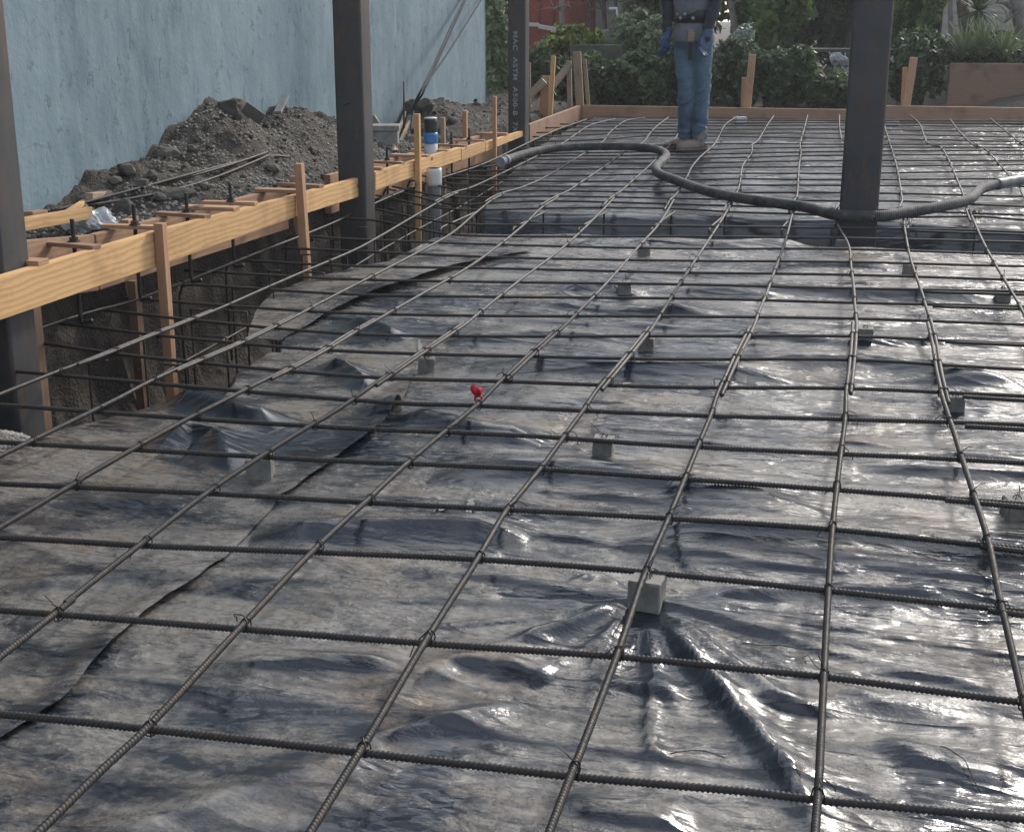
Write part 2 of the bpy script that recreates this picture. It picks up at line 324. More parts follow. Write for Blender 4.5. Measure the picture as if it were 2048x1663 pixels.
# ------------------------------------------------------------------ site shape
# left edge of the membrane (surveyed), as (s along the form, distance t in front of the form)
_edge = [(-60, 930), (0, 893), (60, 868), (200, 835), (270, 815), (330, 797), (420, 798), (455, 745), (535, 692), (550, 650), (600, 605), (690, 578), (760, 522), (850, 482), (925, 448), (960, 405), (1000, 352), (1040, 312), (1062, 290)]
_E = np.array([st(at_pad(x, y)) for x, y in _edge]); _E = _E[np.argsort(_E[:, 0])]
ES = np.concatenate([[-6.], _E[:, 0], [30]]); ET = np.concatenate([[_E[0, 1]], _E[:, 1], [-.04]])
def edge_t(s): return np.interp(s, ES, ET)
# cross trench
TY = [at_pad(1100, 474)[1], at_pad(1100, 437)[1]]     # near lip, far lip foot
FARY = at_pad(1500, 236)[1]                            # far form board
TW = st(at_z(60, 425, .42))[1]                         # wall face
_sil = [(50, 440), (100, 418), (130, 400), (175, 395), (200, 365), (215, 335), (270, 308), (340, 292), (385, 240), (410, 206), (440, 198), (475, 205), (500, 215), (540, 222), (570, 215), (620, 220), (665, 226), (735, 256), (800, 262), (822, 240), (835, 192), (880, 190), (940, 203), (972, 216)]
_Z = np.array([(st(P)[0], P[2]) for P in (at_F(x, y, TW-.12) for x, y in _sil)])
SW, SWZ = np.concatenate([[-6, -.5], _Z[:, 0], [_Z[-1, 0]+1.2, 30]]), np.concatenate([[.42, .42], _Z[:, 1]-.055, [.45, .45]])
# membrane folds: (polyline in survey px, height, front width, back width)
def W2(pts): return np.array([at_pad(x, y)[:2] for x, y in pts])
FOLDS = [
 (W2([(480, 1085), (700, 1072), (900, 1070), (1080, 1085)]), .036, .13, .16),
 (W2([(1215, 1098), (1330, 1078), (1500, 1082), (1750, 1100), (2060, 1132), (2400, 1180)]), .046, .22, .20),
 (W2([(840, 955), (1000, 955), (1150, 958), (1330, 985), (1500, 1018), (1680, 1055)]), .042, .15, .18),
 (W2([(1700, 940), (1850, 955), (2060, 968), (2300, 985)]), .018, .05, .12),
 (W2([(790, 840), (880, 862), (980, 885), (1100, 900)]), .036, .12, .16),
 (W2([(925, 733), (1060, 738), (1250, 752), (1500, 762), (1600, 778)]), .034, .12, .18),
 (W2([(1480, 730), (1600, 738), (1750, 738), (1880, 760), (2060, 790)]), .034, .12, .18),
 (W2([(880, 682), (1100, 680), (1270, 690)]), .028, .09, .12),
 (W2([(1340, 680), (1550, 682), (1690, 700), (1900, 690), (2060, 712)]), .02, .04, .09),
 (W2([(1000, 625), (1150, 622), (1300, 628), (1450, 622)]), .024, .08, .12),
 (W2([(1350, 588), (1550, 583), (1750, 592), (2060, 604)]), .03, .1, .15),
 (W2([(1120, 588), (1200, 580), (1290, 600)]), .02, .04, .07),
 (W2([(1220, 505), (1300, 497), (1450, 500), (1640, 488)]), .026, .1, .15),
 (W2([(1500, 540), (1650, 533), (1830, 540)]), .018, .05, .1),
 (W2([(690, 645), (760, 660), (800, 680)]), .03, .08, .1),
 (W2([(300, 905), (380, 870), (430, 880), (470, 950)]), .03, .09, .11),
 (W2([(330, 805), (400, 820), (500, 850), (560, 870)]), .045, .08, .12),
 (W2([(640, 730), (690, 745), (740, 790)]), .03, .08, .1),
 (W2([(1345, 1205), (1500, 1190), (1700, 1186), (1980, 1200)]), .016, .05, .06),
 (W2([(1300, 1225), (1400, 1340), (1510, 1460), (1600, 1600), (1680, 1720)]), .021, .045, .06),
 (W2([(1280, 1225), (1310, 1340), (1370, 1440)]), .007, .025, .03),
 (W2([(1325, 1222), (1440, 1320), (1560, 1400), (1700, 1430)]), .014, .04, .05),
 (W2([(1250, 1210), (1160, 1250), (1020, 1290)]), .018, .035, .05),
 (W2([(1260, 1220), (1215, 1280), (1180, 1350)]), .010, .03, .04),
 (W2([(1250, 1180), (1200, 1150), (1130, 1170)]), .010, .025, .03),
 (W2([(750, 1420), (900, 1330), (990, 1322), (1100, 1370)]), .018, .10, .14),
 (W2([(150, 1720), (560, 1570), (700, 1530), (820, 1500)]), .018, .16, .16),
 (W2([(700, 1490), (900, 1450), (1050, 1400)]), .014, .05, .08),
 (W2([(430, 1335), (700, 1330), (820, 1345)]), .014, .05, .09),
 (W2([(0, 1180), (200, 1165), (420, 1150)]), .012, .08, .12),
 (W2([(0, 1010), (250, 1005), (420, 1020)]), .010, .07, .1),
 (W2([(500, 1000), (680, 1010), (900, 1005)]), .012, .05, .08),
 (W2([(1740, 1475), (1880, 1530), (2060, 1560)]), .012, .05, .1),
 (W2([(1100, 1600), (1250, 1640), (1400, 1660)]), .012, .06, .1),
]
_rr = random.Random(21)
for _ in range(190):                            # long low creases running mostly across the pad
    y = 1.3+_rr.random()**1.3*11.5; x = _rr.uniform(-1.6, 5.2)*(.35+y/12); l = _rr.uniform(.5, 2.3); a = _rr.gauss(-.05, .10)
    if _rr.random() < .15: a = _rr.uniform(-1.2, 1.2); l *= .5
    P_ = [(x+u*l*math.cos(a), y+u*l*math.sin(a)+_rr.uniform(-.03, .03)) for u in (-.5, -.17, .17, .5)]
    w_ = _rr.uniform(.018, .050)*(.75+y/12); FOLDS.append((np.array(P_), w_*_rr.uniform(.14, .24), w_, w_*_rr.uniform(1.1, 2.)))
for a_, l_, h_, w_ in [(95, .55, .010, .016), (80, .8, .012, .02), (62, .6, .009, .016), (48, .5, .011, .018), (33, .7, .010, .018), (18, .9, .013, .022), (4, 1.1, .015, .022), (-9, .5, .009, .016), (112, .5, .010, .016), (135, .4, .009, .015), (152, .6, .012, .018), (168, .7, .010, .018), (186, .5, .009, .015), (215, .4, .008, .015)]:
    c_ = at_pad(1295, 1208)[:2]; d_ = np.array([math.cos(-R(a_)), math.sin(-R(a_))]); n_ = np.array([-d_[1], d_[0]])
    FOLDS.append((np.array([c_+d_*.05, c_+d_*l_*.35+n_*.006, c_+d_*l_*.7-n_*.008, c_+d_*l_]), h_*.55, w_, w_*1.3))
def membrane_z(X, Y):
    X = np.asarray(X, float); Y = np.asarray(Y, float)
    z = K*Y + .030*fbm(X*.5, Y*1.0, 2, 3) + .007*fbm(X*.9, Y*3.2, 3, 11) + .0035*fbm(X*4, Y*10, 3, 23)
    z = z + .005*(1-np.abs(2*vnoise(X*1.1+.8*vnoise(X*2, Y*2, 5), Y*3.4+1.2*vnoise(X*1.3, Y*1.3, 6), 31)))**4
    for P, h, fw, bw in FOLDS:
        lo = P.min(0)-.6; hi = P.max(0)+.6
        m = (X > lo[0]) & (X < hi[0]) & (Y > lo[1]) & (Y < hi[1])
        if not m.any(): continue
        x, y = X[m], Y[m]; best = np.full(x.shape, 9.); sd = np.zeros(x.shape); uu = np.zeros(x.shape); Ls = np.linalg.norm(np.diff(P, axis=0), axis=1); cum = np.concatenate([[0], np.cumsum(Ls)])
        for i in range(len(P)-1):
            a, b = P[i], P[i+1]; d = b-a; t = np.clip(((x-a[0])*d[0]+(y-a[1])*d[1])/(d@d), 0, 1)
            dx, dy = x-a[0]-t*d[0], y-a[1]-t*d[1]; dd = np.hypot(dx, dy); k = dd < best
            nx, ny = -d[1], d[0]
            if ny < 0: nx, ny = -nx, -ny
            best = np.where(k, dd, best); sd = np.where(k, np.sign(dx*nx+dy*ny), sd); uu = np.where(k, (cum[i]+t*Ls[i])/cum[-1], uu)
        wd = np.where(sd < 0, fw, bw); env = np.clip(np.sin(np.pi*np.clip(uu, .02, .98))*1.6, 0, 1)
        env = np.where((uu < .02) | (uu > .98), np.exp(-(best/wd)**2)*0+.12, env)
        q = best/wd; z[m] = z[m] + h*1.6*env*np.exp(-q**1.25*1.7)
    z = np.minimum(z, K*Y+.060)
    # cross trench lined with the membrane
    s, t = st(np.stack([X, Y], -1))
    y0 = TY[0] + .03*vnoise(X*1.3, X*0, 41); y1 = TY[1] + .10*vnoise(X*1.7, X*0, 43)
    tr = sstep(y0, y0+.07, Y)*(1-sstep(y1-.13, y1+.34, Y))
    z = z - .42*tr*sstep(-9, -8, X)
    return z
def soil_z(s, t, P):
    X, Y = P[..., 0], P[..., 1]
    zw = np.interp(s, SW, SWZ); z0 = .40 - .006*np.clip(s, 0, 9)
    u = sstep(.34, TW-.1, t); m = u**1.15
    z = z0*(1-m)+zw*m + (.05+.03*m)*fbm(X*3, Y*3, 5, 51, .55) + .022*fbm(X*14, Y*14, 4, 61, .6)*(.4+m)
    # lumpy clods on the heap
    z = z + .03*np.clip(fbm(X*9, Y*9, 3, 71)*2, 0, 1)*m
    return z
def ground_z(P):
    s, t = st(P); X, Y = P[..., 0], P[..., 1]
    mz = membrane_z(X, Y)-.035
    et = -edge_t(s)                            # positive distance in front of form
    floor = -.44 + .05*fbm(X*4, Y*4, 4, 81) + K*Y*.5
    z = np.where(-t > et+.0, mz, floor)
    w = sstep(et-.10, et+.03, -t); z = floor*(1-w)+np.minimum(mz, mz)*w
    lf = sstep(.20+.05*fbm(Y*2, X*0, 3, 5)+.06*fbm(Y*11, X*0, 4, 6), .36+.05*fbm(Y*7, X*0, 3, 8), t); z = z*(1-lf) + soil_z(s, t, P)*lf
    bk = sstep(FARY+.03, FARY+.10, Y); zb = K*FARY-.04+.05*(Y-FARY-.1).clip(0, 6)*.5 + .05*fbm(X*1.2, Y*1.2, 4, 91) + sstep(.9, 1.6, X)*(.22+.12*fbm(X*3, Y*3, 4, 95))*sstep(FARY+.1, FARY+.7, Y)
    z = z*(1-bk)+np.where(t > .3, np.maximum(zb, np.where(s < _Z[-1, 0]+2, z, zb)), zb)*bk
    rt_ = sstep(7.5, 7.7, X); z = z*(1-rt_)+(K*Y+.1)*rt_
    nb = 1-sstep(-2.2, -2.0, Y); z = z*(1-nb)+(.15)*nb
    far = sstep(30, 60, np.hypot(X, Y)); z = z*(1-far)+.3*far
    return z
tl = np.concatenate([np.linspace(-90, -12, 14), np.linspace(-11, -2.6, 30), np.arange(-2.5, -.02, .035), np.arange(0, TW+.6, .022), np.linspace(TW+.8, TW+5, 14), np.linspace(TW+8, 90, 12)])
sl_ = np.concatenate([np.linspace(-60, -6, 12), np.linspace(-5, -.6, 20), np.arange(-.5, 12.6, .028), np.linspace(12.7, 22, 60), np.linspace(24, 140, 18)])
SS, TT = np.meshgrid(sl_, tl, indexing='ij'); P = F0[None, None] + SS[..., None]*FD + TT[..., None]*FN
P[..., 2] = ground_z(P)
o = link('ground', mesh(P.reshape(-1, 3), gridfaces(*SS.shape)[:, ::-1].copy(), 'ground'), [M_SOIL, M_SOIL_SHADE], smooth=True); tag(o, None, kind='structure')
_fc = (TT[:-1, :-1]+TT[1:, 1:])/2; _zc = (P[:-1, :-1, 2]+P[1:, 1:, 2])/2; o.data.polygons.foreach_set('material_index', ((_fc < .40) & (_fc > -2.4) & (_zc < .30+.06*fbm(SS[:-1, :-1]*5, TT[:-1, :-1]*5, 3, 2))).astype(np.int32).ravel())  # low trench faces take the soil with shade in its colour

# membrane: a right-hand sheet and a left-hand sheet lapped over it
_seam = [(830, 715), (826, 760), (803, 828), (765, 862), (690, 905), (640, 945), (560, 1000), (500, 1065), (470, 1100), (400, 1165), (330, 1205), (230, 1292), (130, 1410), (0, 1492), (-200, 1640), (-500, 1900)]
_SE = np.array([at_pad(x, y)[:2] for x, y in _seam]); _SE = _SE[np.argsort(_SE[:, 1])]
_seam2 = [(560, 676), (620, 650), (690, 622), (780, 588), (900, 550), (1010, 523), (1063, 513)]
ys = [-2.0]
while ys[-1] < FARY-.01: ys.append(ys[-1] + max(.012, .0030*max(ys[-1], 2.)) if ys[-1] > 1.2 else ys[-1]+.06)
ys = np.array(ys); 
def sheet(name, xl, xr, rows, nx, dz, label, curl=None, power=1.):
    u = np.linspace(0, 1, nx)**power; XL = xl(rows); XR = xr(rows)
    X = XL[:, None] + (XR-XL)[:, None]*u[None]; Y = np.repeat(rows[:, None], nx, 1)
    Z = membrane_z(X, Y) + dz
    if curl is not None: Z = Z + curl(X, Y, XL[:, None], XR[:, None])
    V = np.stack([X, Y, Z], -1).reshape(-1, 3); o = link(name, mesh(V, gridfaces(len(rows), nx), name), M_POLY, smooth=True)
    md = o.modifiers.new('solid', 'SOLIDIFY'); md.thickness = .0006; md.use_rim = False; md.offset = -1
    return tag(o, label, 'plastic sheet', 'black plastic sheets under the rebar')
def edge_x(rows, off=0.):                     # X of the membrane's left edge for each Y
    s = rows*0; X = rows*0-2.
    for _ in range(6):
        s, t = st(np.stack([X, rows], -1)); X = X - (edge_t(s)+off - t)*1.0*(-FN[0])**-1*1.0 if False else X + (t-(edge_t(s)+off))/(-FN[0])
    return X
def skirt(X, Y, XL, XR):                      # the edge hangs a little way into the footing trench
    d = X-XL; return -.34*(1-sstep(0, .13, d)) + .012*np.sin(Y*9)*(1-sstep(0, .3, d))
xr_far = lambda r: np.full(r.shape, 7.4)
sheet('plastic_sheet', lambda r: edge_x(r, .06)+.03*fbm(r*3, r*0, 3, 7), xr_far, ys, 760, 0., 'large black plastic sheet, dusty and wrinkled, under most of the rebar grid', skirt, 1.25)
def seam_x(r): return np.interp(r, _SE[:, 1], _SE[:, 0]) + .012*fbm(r*6, r*0, 3, 19)
rows2 = ys[(ys > _SE[0, 1]) & (ys < _SE[-1, 1])]
def curl2(X, Y, XL, XR):
    d = XR-X; e = 1-sstep(0, .10, d)
    return skirt(X, Y, XL, XR)*1.02 + .014*e*np.clip(.35+1.8*vnoise(Y*2.6, Y*0+3, 15), 0, 1.2) + .05*np.exp(-((Y-at_pad(795, 835)[1])/.07)**2)*(1-sstep(0, .16, d))
sheet('plastic_sheet', lambda r: edge_x(r, .09)+.03*fbm(r*3, r*0, 3, 9), seam_x, rows2, 200, .006, 'near left black plastic sheet whose torn edge laps over the larger one', curl2)
_S2 = np.array([at_pad(x, y)[:2] for x, y in _seam2])
def flap(name):
    n, m = 60, 14; P0 = catmull(np.hstack([_S2, np.zeros((len(_S2), 1))]), .03)[:, :2]; T = np.gradient(P0, axis=0); T /= np.linalg.norm(T, axis=1)[:, None]; Nr = np.stack([-T[:, 1], T[:, 0]], 1)
    if Nr[:, 1].mean() < 0: Nr = -Nr
    w = np.linspace(0, 1, m); k = np.linspace(0, 1, len(P0)); wid = .45*np.sin(np.pi*np.clip(k*.9+.08, 0, 1))+.04
    Q = P0[:, None]+Nr[:, None]*w[None, :, None]*wid[:, None, None]
    z = membrane_z(Q[..., 0], Q[..., 1])+.008+.030*np.sin(np.pi*k)[:, None]*(1-w[None]**2)
    V = np.concatenate([Q, z[..., None]], -1).reshape(-1, 3)
    o = link(name, mesh(V, gridfaces(len(P0), m), name), M_POLY, smooth=True); md = o.modifiers.new('solid', 'SOLIDIFY'); md.thickness = .0006; md.use_rim = False
    tag(o, 'narrow black plastic sheet with a raised lip, beside the trench behind the middle column', 'plastic sheet', 'black plastic sheets under the rebar')
flap('plastic_sheet')

# ------------------------------------------------------------------ rebar mat
RB = .0066
def rebar(name, P, label, group, cat='rebar', parent=None, r=RB):
    P = catmull(P, .05); D = np.linalg.norm(P-CAM, axis=1); mb = MB()
    seg = np.linalg.norm(np.diff(P, axis=0), axis=1); cum = np.concatenate([[0], np.cumsum(seg)])
    near = D < 5.2; 
    # variable resampling
    out = [0.]
    while out[-1] < cum[-1]:
        dd = np.interp(out[-1], cum, D); out.append(out[-1] + (.0022 if dd < 5.2 and r == RB else .05))
    out[-1] = cum[-1]; q = np.array(out); Q = np.stack([np.interp(q, cum, P[:, i]) for i in range(3)], 1)
    dq = np.interp(q, cum, D); amp = .00125*(1-sstep(4.4, 5.2, dq))[:, None]*(r == RB)
    def rib(th):
        ph = q[:, None]/.0092 + .55*np.abs(np.sin(th/2+.4))[None]
        return amp*(np.clip(np.cos(2*np.pi*ph)*1.6, -.6, 1)) + amp*.8*(np.abs(np.cos(th))[None] > .97)
    V, F = tubeVF(Q, r, 10 if (amp > 0).any() else 7, True, rib=rib)
    V, F = tri_fix(V, F) if len(F) < 4000 else (V, np.where((F[:, 2] == F[:, 3])[:, None], F, F))
    if isinstance(F, np.ndarray): F = [tuple(f) if f[2] != f[3] else tuple(f[:3]) for f in F.tolist()]
    o = link(name, mesh(V, F, name), M_BAR, parent, True)
    if parent is None: tag(o, label, cat, group)
    return o, P
LB = {  # lengthwise bars, near -> far
 1: [(0, 685), (277, 596), (533, 500), (652, 451), (732, 414), (833, 373), (960, 330), (1050, 288), (1110, 262), (1173, 238)],
 2: [(0, 790), (114, 748), (308, 667), (458, 606), (595, 549.6), (700, 505), (749, 478), (843, 424), (900, 393), (964, 364.5), (1076, 312), (1125, 286), (1152, 269), (1183, 249), (1230, 237.6)],
 3: [(0, 912), (304, 763), (485, 681), (615, 618), (742, 555), (835, 504), (904, 465), (959, 421), (998, 392), (1084, 357), (1168, 306), (1205, 284), (1222, 263), (1252, 241.5), (1290, 236)],
 4: [(0, 1053.6), (147, 968), (379, 837), (577.6, 736), (661, 691), (700, 667), (847, 588), (939, 531.6), (1004, 485), (1052, 447), (1083.6, 415), (1124.6, 388), (1193, 345), (1251.6, 302), (1286, 286), (1299.5, 267), (1315, 251), (1337, 235.6)],
 5: [(0, 1310), (105, 1225), (285, 1087), (418, 985), (535, 905), (620, 850), (700, 801), (850, 701), (908, 663), (958, 627), (1042, 557), (1110, 507.7), (1161, 465), (1206, 418), (1238, 386), (1300, 329), (1344, 286), (1356, 267), (1370, 248), (1387, 236)],
 6: [(73, 1663), (293, 1454), (478, 1259), (630, 1100), (732, 1003), (820, 919), (963, 800), (1066, 707), (1189, 590), (1281, 490.6), (1317, 448.5), (1337, 417), (1361, 376), (1374, 353), (1383.5, 333), (1401, 314), (1430, 286), (1450, 251), (1475, 232)],
 7: [(620, 1663), (720, 1504), (857, 1275), (955, 1118), (1010, 1022), (1079, 937), (1178, 807), (1260, 707), (1319, 629), (1363, 562), (1417, 480), (1452, 425), (1477, 376), (1485, 333), (1503, 306), (1504.6, 288), (1516, 280.5), (1534, 251), (1547.6, 232)],
 8: [(1100, 1663), (1150, 1535), (1237, 1302), (1290, 1143), (1335, 1038), (1370, 955), (1425, 824), (1475, 708), (1497, 665), (1530, 595), (1550, 540), (1571, 480), (1584, 431), (1594, 390), (1598, 333), (1602, 304), (1600, 288), (1608, 259), (1615, 232)],
 9: [(1630, 1663), (1636, 1590), (1648, 1350), (1657, 1180), (1665, 1057), (1680, 920), (1690, 840), (1707, 690), (1709, 600), (1702, 530), (1697, 489), (1672, 440), (1685, 403.6), (1690, 376), (1691, 333), (1692.5, 287), (1683, 278.6), (1679, 251), (1679, 230)],
 10: [(2048, 1398), (2003, 1212), (1978, 1090), (1950, 1000), (1905, 852), (1878, 740), (1868, 684), (1845, 590), (1820, 512.8), (1807, 441), (1804, 396), (1792.5, 329), (1777, 278.6), (1768, 250), (1764, 232)],
 11: [(2130, 790), (2048, 629), (2035, 601.6), (1973, 499), (1945, 434), (1929, 396), (1896, 318), (1878.5, 292), (1855, 286), (1839, 249), (1820, 230)],
 12: [(2110, 490), (2046, 392), (2040.5, 374), (2023, 355), (1980, 308), (1964, 294), (1949, 291), (1921, 267), (1900, 237.6)],
 13: [(2140, 350), (2048, 290), (2019, 269), (1980, 237)],
 14: [(2150, 290), (2090, 262), (2060, 238)]}
CB = [  # crosswise bars, near -> far
 [(0, 1430), (300, 1459), (720, 1502), (976, 2530-1000), (1145, 1549), (1512, 1583), (1640, 1600), (2048, 1640)],
 [(0, 1222), (480, 1256), (860, 1284), (1237, 1312), (1500, 1348-8), (1648, 1355), (2048, 1407)],
 [(0, 1076), (285, 1090), (630, 1101.5), (955, 1117), (1300, 1146), (1650, 1182), (2048, 1222)],
 [(0, 968), (430, 985), (700, 1001), (1000, 1019), (1335, 1038), (1670, 1059), (2048, 1095)],
 [(0, 884), (545, 913), (700, 922), (1080, 940), (1400, 960), (1680, 978), (2048, 1006)],
 [(0, 809), (380, 835), (700, 857), (1040, 872), (1348, 890), (1693, 906), (2048, 926)],
 [(0, 739), (700, 801), (960, 812), (1348, 827), (1694, 838), (2048, 851)],
 [(26, 678), (280, 712), (700, 753), (1017, 762), (1348, 772.5), (1700, 778), (2048, 793)],
 [(73, 640), (400, 680), (700, 703), (1100, 712), (1348, 718), (1703, 721), (2048, 738)],
 [(150, 620), (165, 615), (420, 645), (700, 667), (1000, 671), (1400, 673), (1705, 673), (2048, 686)],
 [(236, 596), (500, 615), (700, 625), (1000, 631), (1348, 634), (1707, 636), (2048, 648)],
 [(366, 570), (700, 587), (1000, 594), (1400, 597.5), (1707, 604), (2048, 613.6)],
 [(369, 541), (700, 557), (1000, 565), (1348, 568), (1706, 576), (2048, 584.5)],
 [(458, 523), (470, 519), (700, 531), (1000, 538), (1348, 543.5), (1700, 550), (2048, 560.6)],
 [(564, 495), (700, 502), (1000, 515), (1348, 520), (1698, 525), (2048, 531.5)],
 [(578, 471), (700, 479), (1000, 489), (1348, 496.7), (1696, 499), (2048, 507.6)],
 [(652, 440), (665, 437), (760, 443), (900, 468), (1100, 472), (1348, 473.5), (1500, 475), (1700, 476), (2048, 484)],
 [(670, 415), (735, 416), (900, 445), (1100, 449), (1348, 453), (1700, 455), (1863, 458), (2048, 465)],
 [(752, 391), (900, 417), (1100, 416), (1206, 416), (1348, 418), (1475, 424), (1640, 428), (1824, 434), (1960, 434), (2048, 441)],
 [(772, 377), (900, 407), (1000, 405), (1100, 402.6), (1280, 406.5), (1475, 411), (1700, 418), (2048, 430)],
 [(785, 372), (905, 394), (1100, 393), (1280, 395), (1422, 397.3), (1680, 402.6), (1824, 403.6), (2048, 412)],
 [(820, 360), (935, 381), (1100, 382), (1280, 383), (1475, 385), (1680, 386), (1824, 387.6), (2048, 392)],
 [(845, 352), (920, 370), (1100, 372), (1280, 372), (1475, 371), (1680, 371), (2048, 373)],
 [(870, 345), (905, 358), (1100, 361.6), (1280, 361.6), (1475, 358.7), (1680, 359), (2048, 358)],
 [(893, 338), (915, 351), (1100, 351), (1280, 349), (1475, 347), (1680, 346), (1862, 344.6), (2048, 341)],
 [(920, 343), (1100, 338.6), (1280, 338), (1475, 334), (1680, 333), (1862, 332), (2048, 329)],
 [(955, 334), (1050, 327.6), (1280, 327), (1475, 323.5), (1680, 321.6), (2048, 320)],
 [(970, 327), (1080, 320), (1280, 317.7), (1475, 314.7), (1680, 311), (2048, 309)],
 [(1000, 322), (1090, 313), (1280, 310), (1475, 307), (1680, 303), (2048, 301)],
 [(1050, 308), (1280, 303), (1475, 298), (1680, 294), (1862, 294), (2048, 296)],
 [(1030, 298), (1280, 291), (1475, 288), (1680, 288), (2048, 289)],
 [(1058, 283), (1130, 281), (1210, 278), (1300, 272), (1475, 273.7), (1680, 276.6), (1862, 280), (2048, 283)],
 [(1065, 273), (1110, 272), (1280, 266), (1475, 266), (1680, 267), (2048, 274)],
 [(1073, 265), (1280, 260), (1475, 258), (1680, 259), (2048, 264)],
 [(1090, 256), (1280, 253), (1475, 251), (1680, 251), (2048, 254)],
 [(1120, 249), (1280, 247), (1475, 246), (1680, 245.5), (2048, 247.5)],
 [(1150, 243.5), (1280, 242), (1475, 241), (1680, 240.5), (2048, 242)],
]
TIE = []
def tie_mesh(k):
    rr = random.Random(k); mb = MB()
    for rot in (.0, 1.57):
        P = []
        for i in range(13):
            a = i/12*2*math.pi; x = math.cos(a)*.0125*(1.0); z = math.sin(a)*.0165
            u = rr.uniform(-.001, .001); P.append((x*math.cos(rot+.78)+u, x*math.sin(rot+.78)+u, z+.006))
        V, F = tubeVF(np.array(P), .0015, 5, False); mb.add(V, F)
    p = np.array([0.006, 0.004, .022]); d = np.array([rr.uniform(-1, 1), rr.uniform(-1, 1), rr.uniform(.1, .9)]); Pt = [p]
    n = rr.choice([3, 5, 8])
    for i in range(n): d = d + np.array([rr.uniform(-.5, .5), rr.uniform(-.5, .5), rr.uniform(-.7, .2)]); d /= np.linalg.norm(d); Pt.append(Pt[-1]+d*.009)
    V, F = tubeVF(catmull(np.array(Pt), .004), .0013, 5, False); mb.add(V, F)
    return mesh(np.vstack(mb.V), mb.F, 'tie_wire')
TIES = [tie_mesh(k) for k in range(8)]
for me in TIES: me.materials.append(M_TIE)
LAP = {1: None, 2: ((53, 772), (338, 650)), 3: ((248, 783), (523, 666)), 4: ((458, 801), (694, 674)), 5: ((683, 812), (876, 684)), 6: ((955, 806), (1098, 689)), 7: ((1175, 830), (1271, 690)), 8: ((1425, 839), (1474, 690)), 9: ((1695, 837), (1700, 684)), 10: ((1902, 854), (1871, 684)), 11: None, 12: None, 13: None, 14: None}
gL = 'lengthwise rebar running away from the camera'; gC = 'crosswise rebar of the slab grid'
lengthwise = []
def clipY(P, y0, y1): 
    Q = catmull(P, .04); return Q[(Q[:, 1] >= y0) & (Q[:, 1] <= y1)][::6] if True else Q
def sub(P, y0, y1):
    Q = catmull(P, .03); m = (Q[:, 1] >= y0) & (Q[:, 1] <= y1); Q = Q[m]; idx = np.unique(np.concatenate([np.arange(0, len(Q), 6), [len(Q)-1]])); return Q[idx]
for i, px in LB.items():
    P = np.array([at_pad(x, y, GH+.0065) for x, y in px])
    d = P[0]-P[2] if i < 11 else P[0]-P[1]; d = d/np.linalg.norm(d)
    if P[0][1] > -1: 
        n = max(1., (P[0][1]+1.0)/max(.3, -d[1]) if d[1] < -.3 else 2.)
        ext = P[0] + d*min(n, 4.5); ext[2] = K*ext[1]+GH+.0065; P = np.vstack([ext, P])
    P = P[np.argsort(P[:, 1])]
    P[:, 2] += 0.004*np.sin(P[:, 1]*3+i)
    nm = ordw(i)
    ysplit = TY[1]-.05 + random.uniform(-.04, .04)
    if LAP[i]:
        a = at_pad(*LAP[i][0])[1]; b = at_pad(*LAP[i][1])[1]
        near = sub(P, -9, b); mid = sub(P, a, ysplit+.45)
        off = np.array([.0075, 0, 0])
        w = sstep(a-.25, a, near[:, 1])[:, None]; near = near - off*w
        w = (1-sstep(b, b+.25, mid[:, 1]))[:, None]; mid = mid + off*w
        o, _ = rebar('rebar', near, f'near length of the {nm} lengthwise rebar from the left form, up to the splice', gL); lengthwise.append((o, near))
        o, _ = rebar('rebar', mid, f'middle length of the {nm} lengthwise rebar from the left form, from splice to cross trench', gL); lengthwise.append((o, mid))
    else:
        if P[0][1] < ysplit:
            near = sub(P, -9, ysplit+.45)
            o, _ = rebar('rebar', near, f'{nm} lengthwise rebar from the left form, on the near side of the cross trench', gL); lengthwise.append((o, near))
    fp = sub(P, ysplit, 99)
    if len(fp) > 2:
        fp = fp + np.array([-.02, 0, .004])*(1-sstep(ysplit+.4, ysplit+.7, fp[:, 1]))[:, None]
        o, _ = rebar('rebar', fp, f'far length of the {nm} lengthwise rebar from the left form, beyond the cross trench', gL); lengthwise.append((o, fp))
crosswise = []
for j, px in enumerate(CB):
    P = np.array([at_pad(x, y, GH-.0065) for x, y in px])
    e = P[-1]+(P[-1]-P[-2])/np.linalg.norm(P[-1]-P[-2])*1.6; e[2] = K*e[1]+GH-.0065; P = np.vstack([P, e])
    if j < 7: e = P[0]+(P[0]-P[1])/np.linalg.norm(P[0]-P[1])*(.5 if j > 3 else 1.2); e[2] = K*e[1]+GH-.0065; P = np.vstack([e, P])
    elif 6 < j < 25 and j % 2: P = np.vstack([P[0]+[-.015, 0, -.5], P[0]+[-.02, 0, -.04], P])      # hooked down into the footing
    P[:, 2] += .003*np.sin(P[:, 0]*3+j)*(P[:, 2] > -.1)
    o, Q = rebar('rebar', P, f'{ordw(j+1)} crosswise rebar counted away from the camera, tied under the lengthwise bars', gC)
    crosswise.append((o, P))
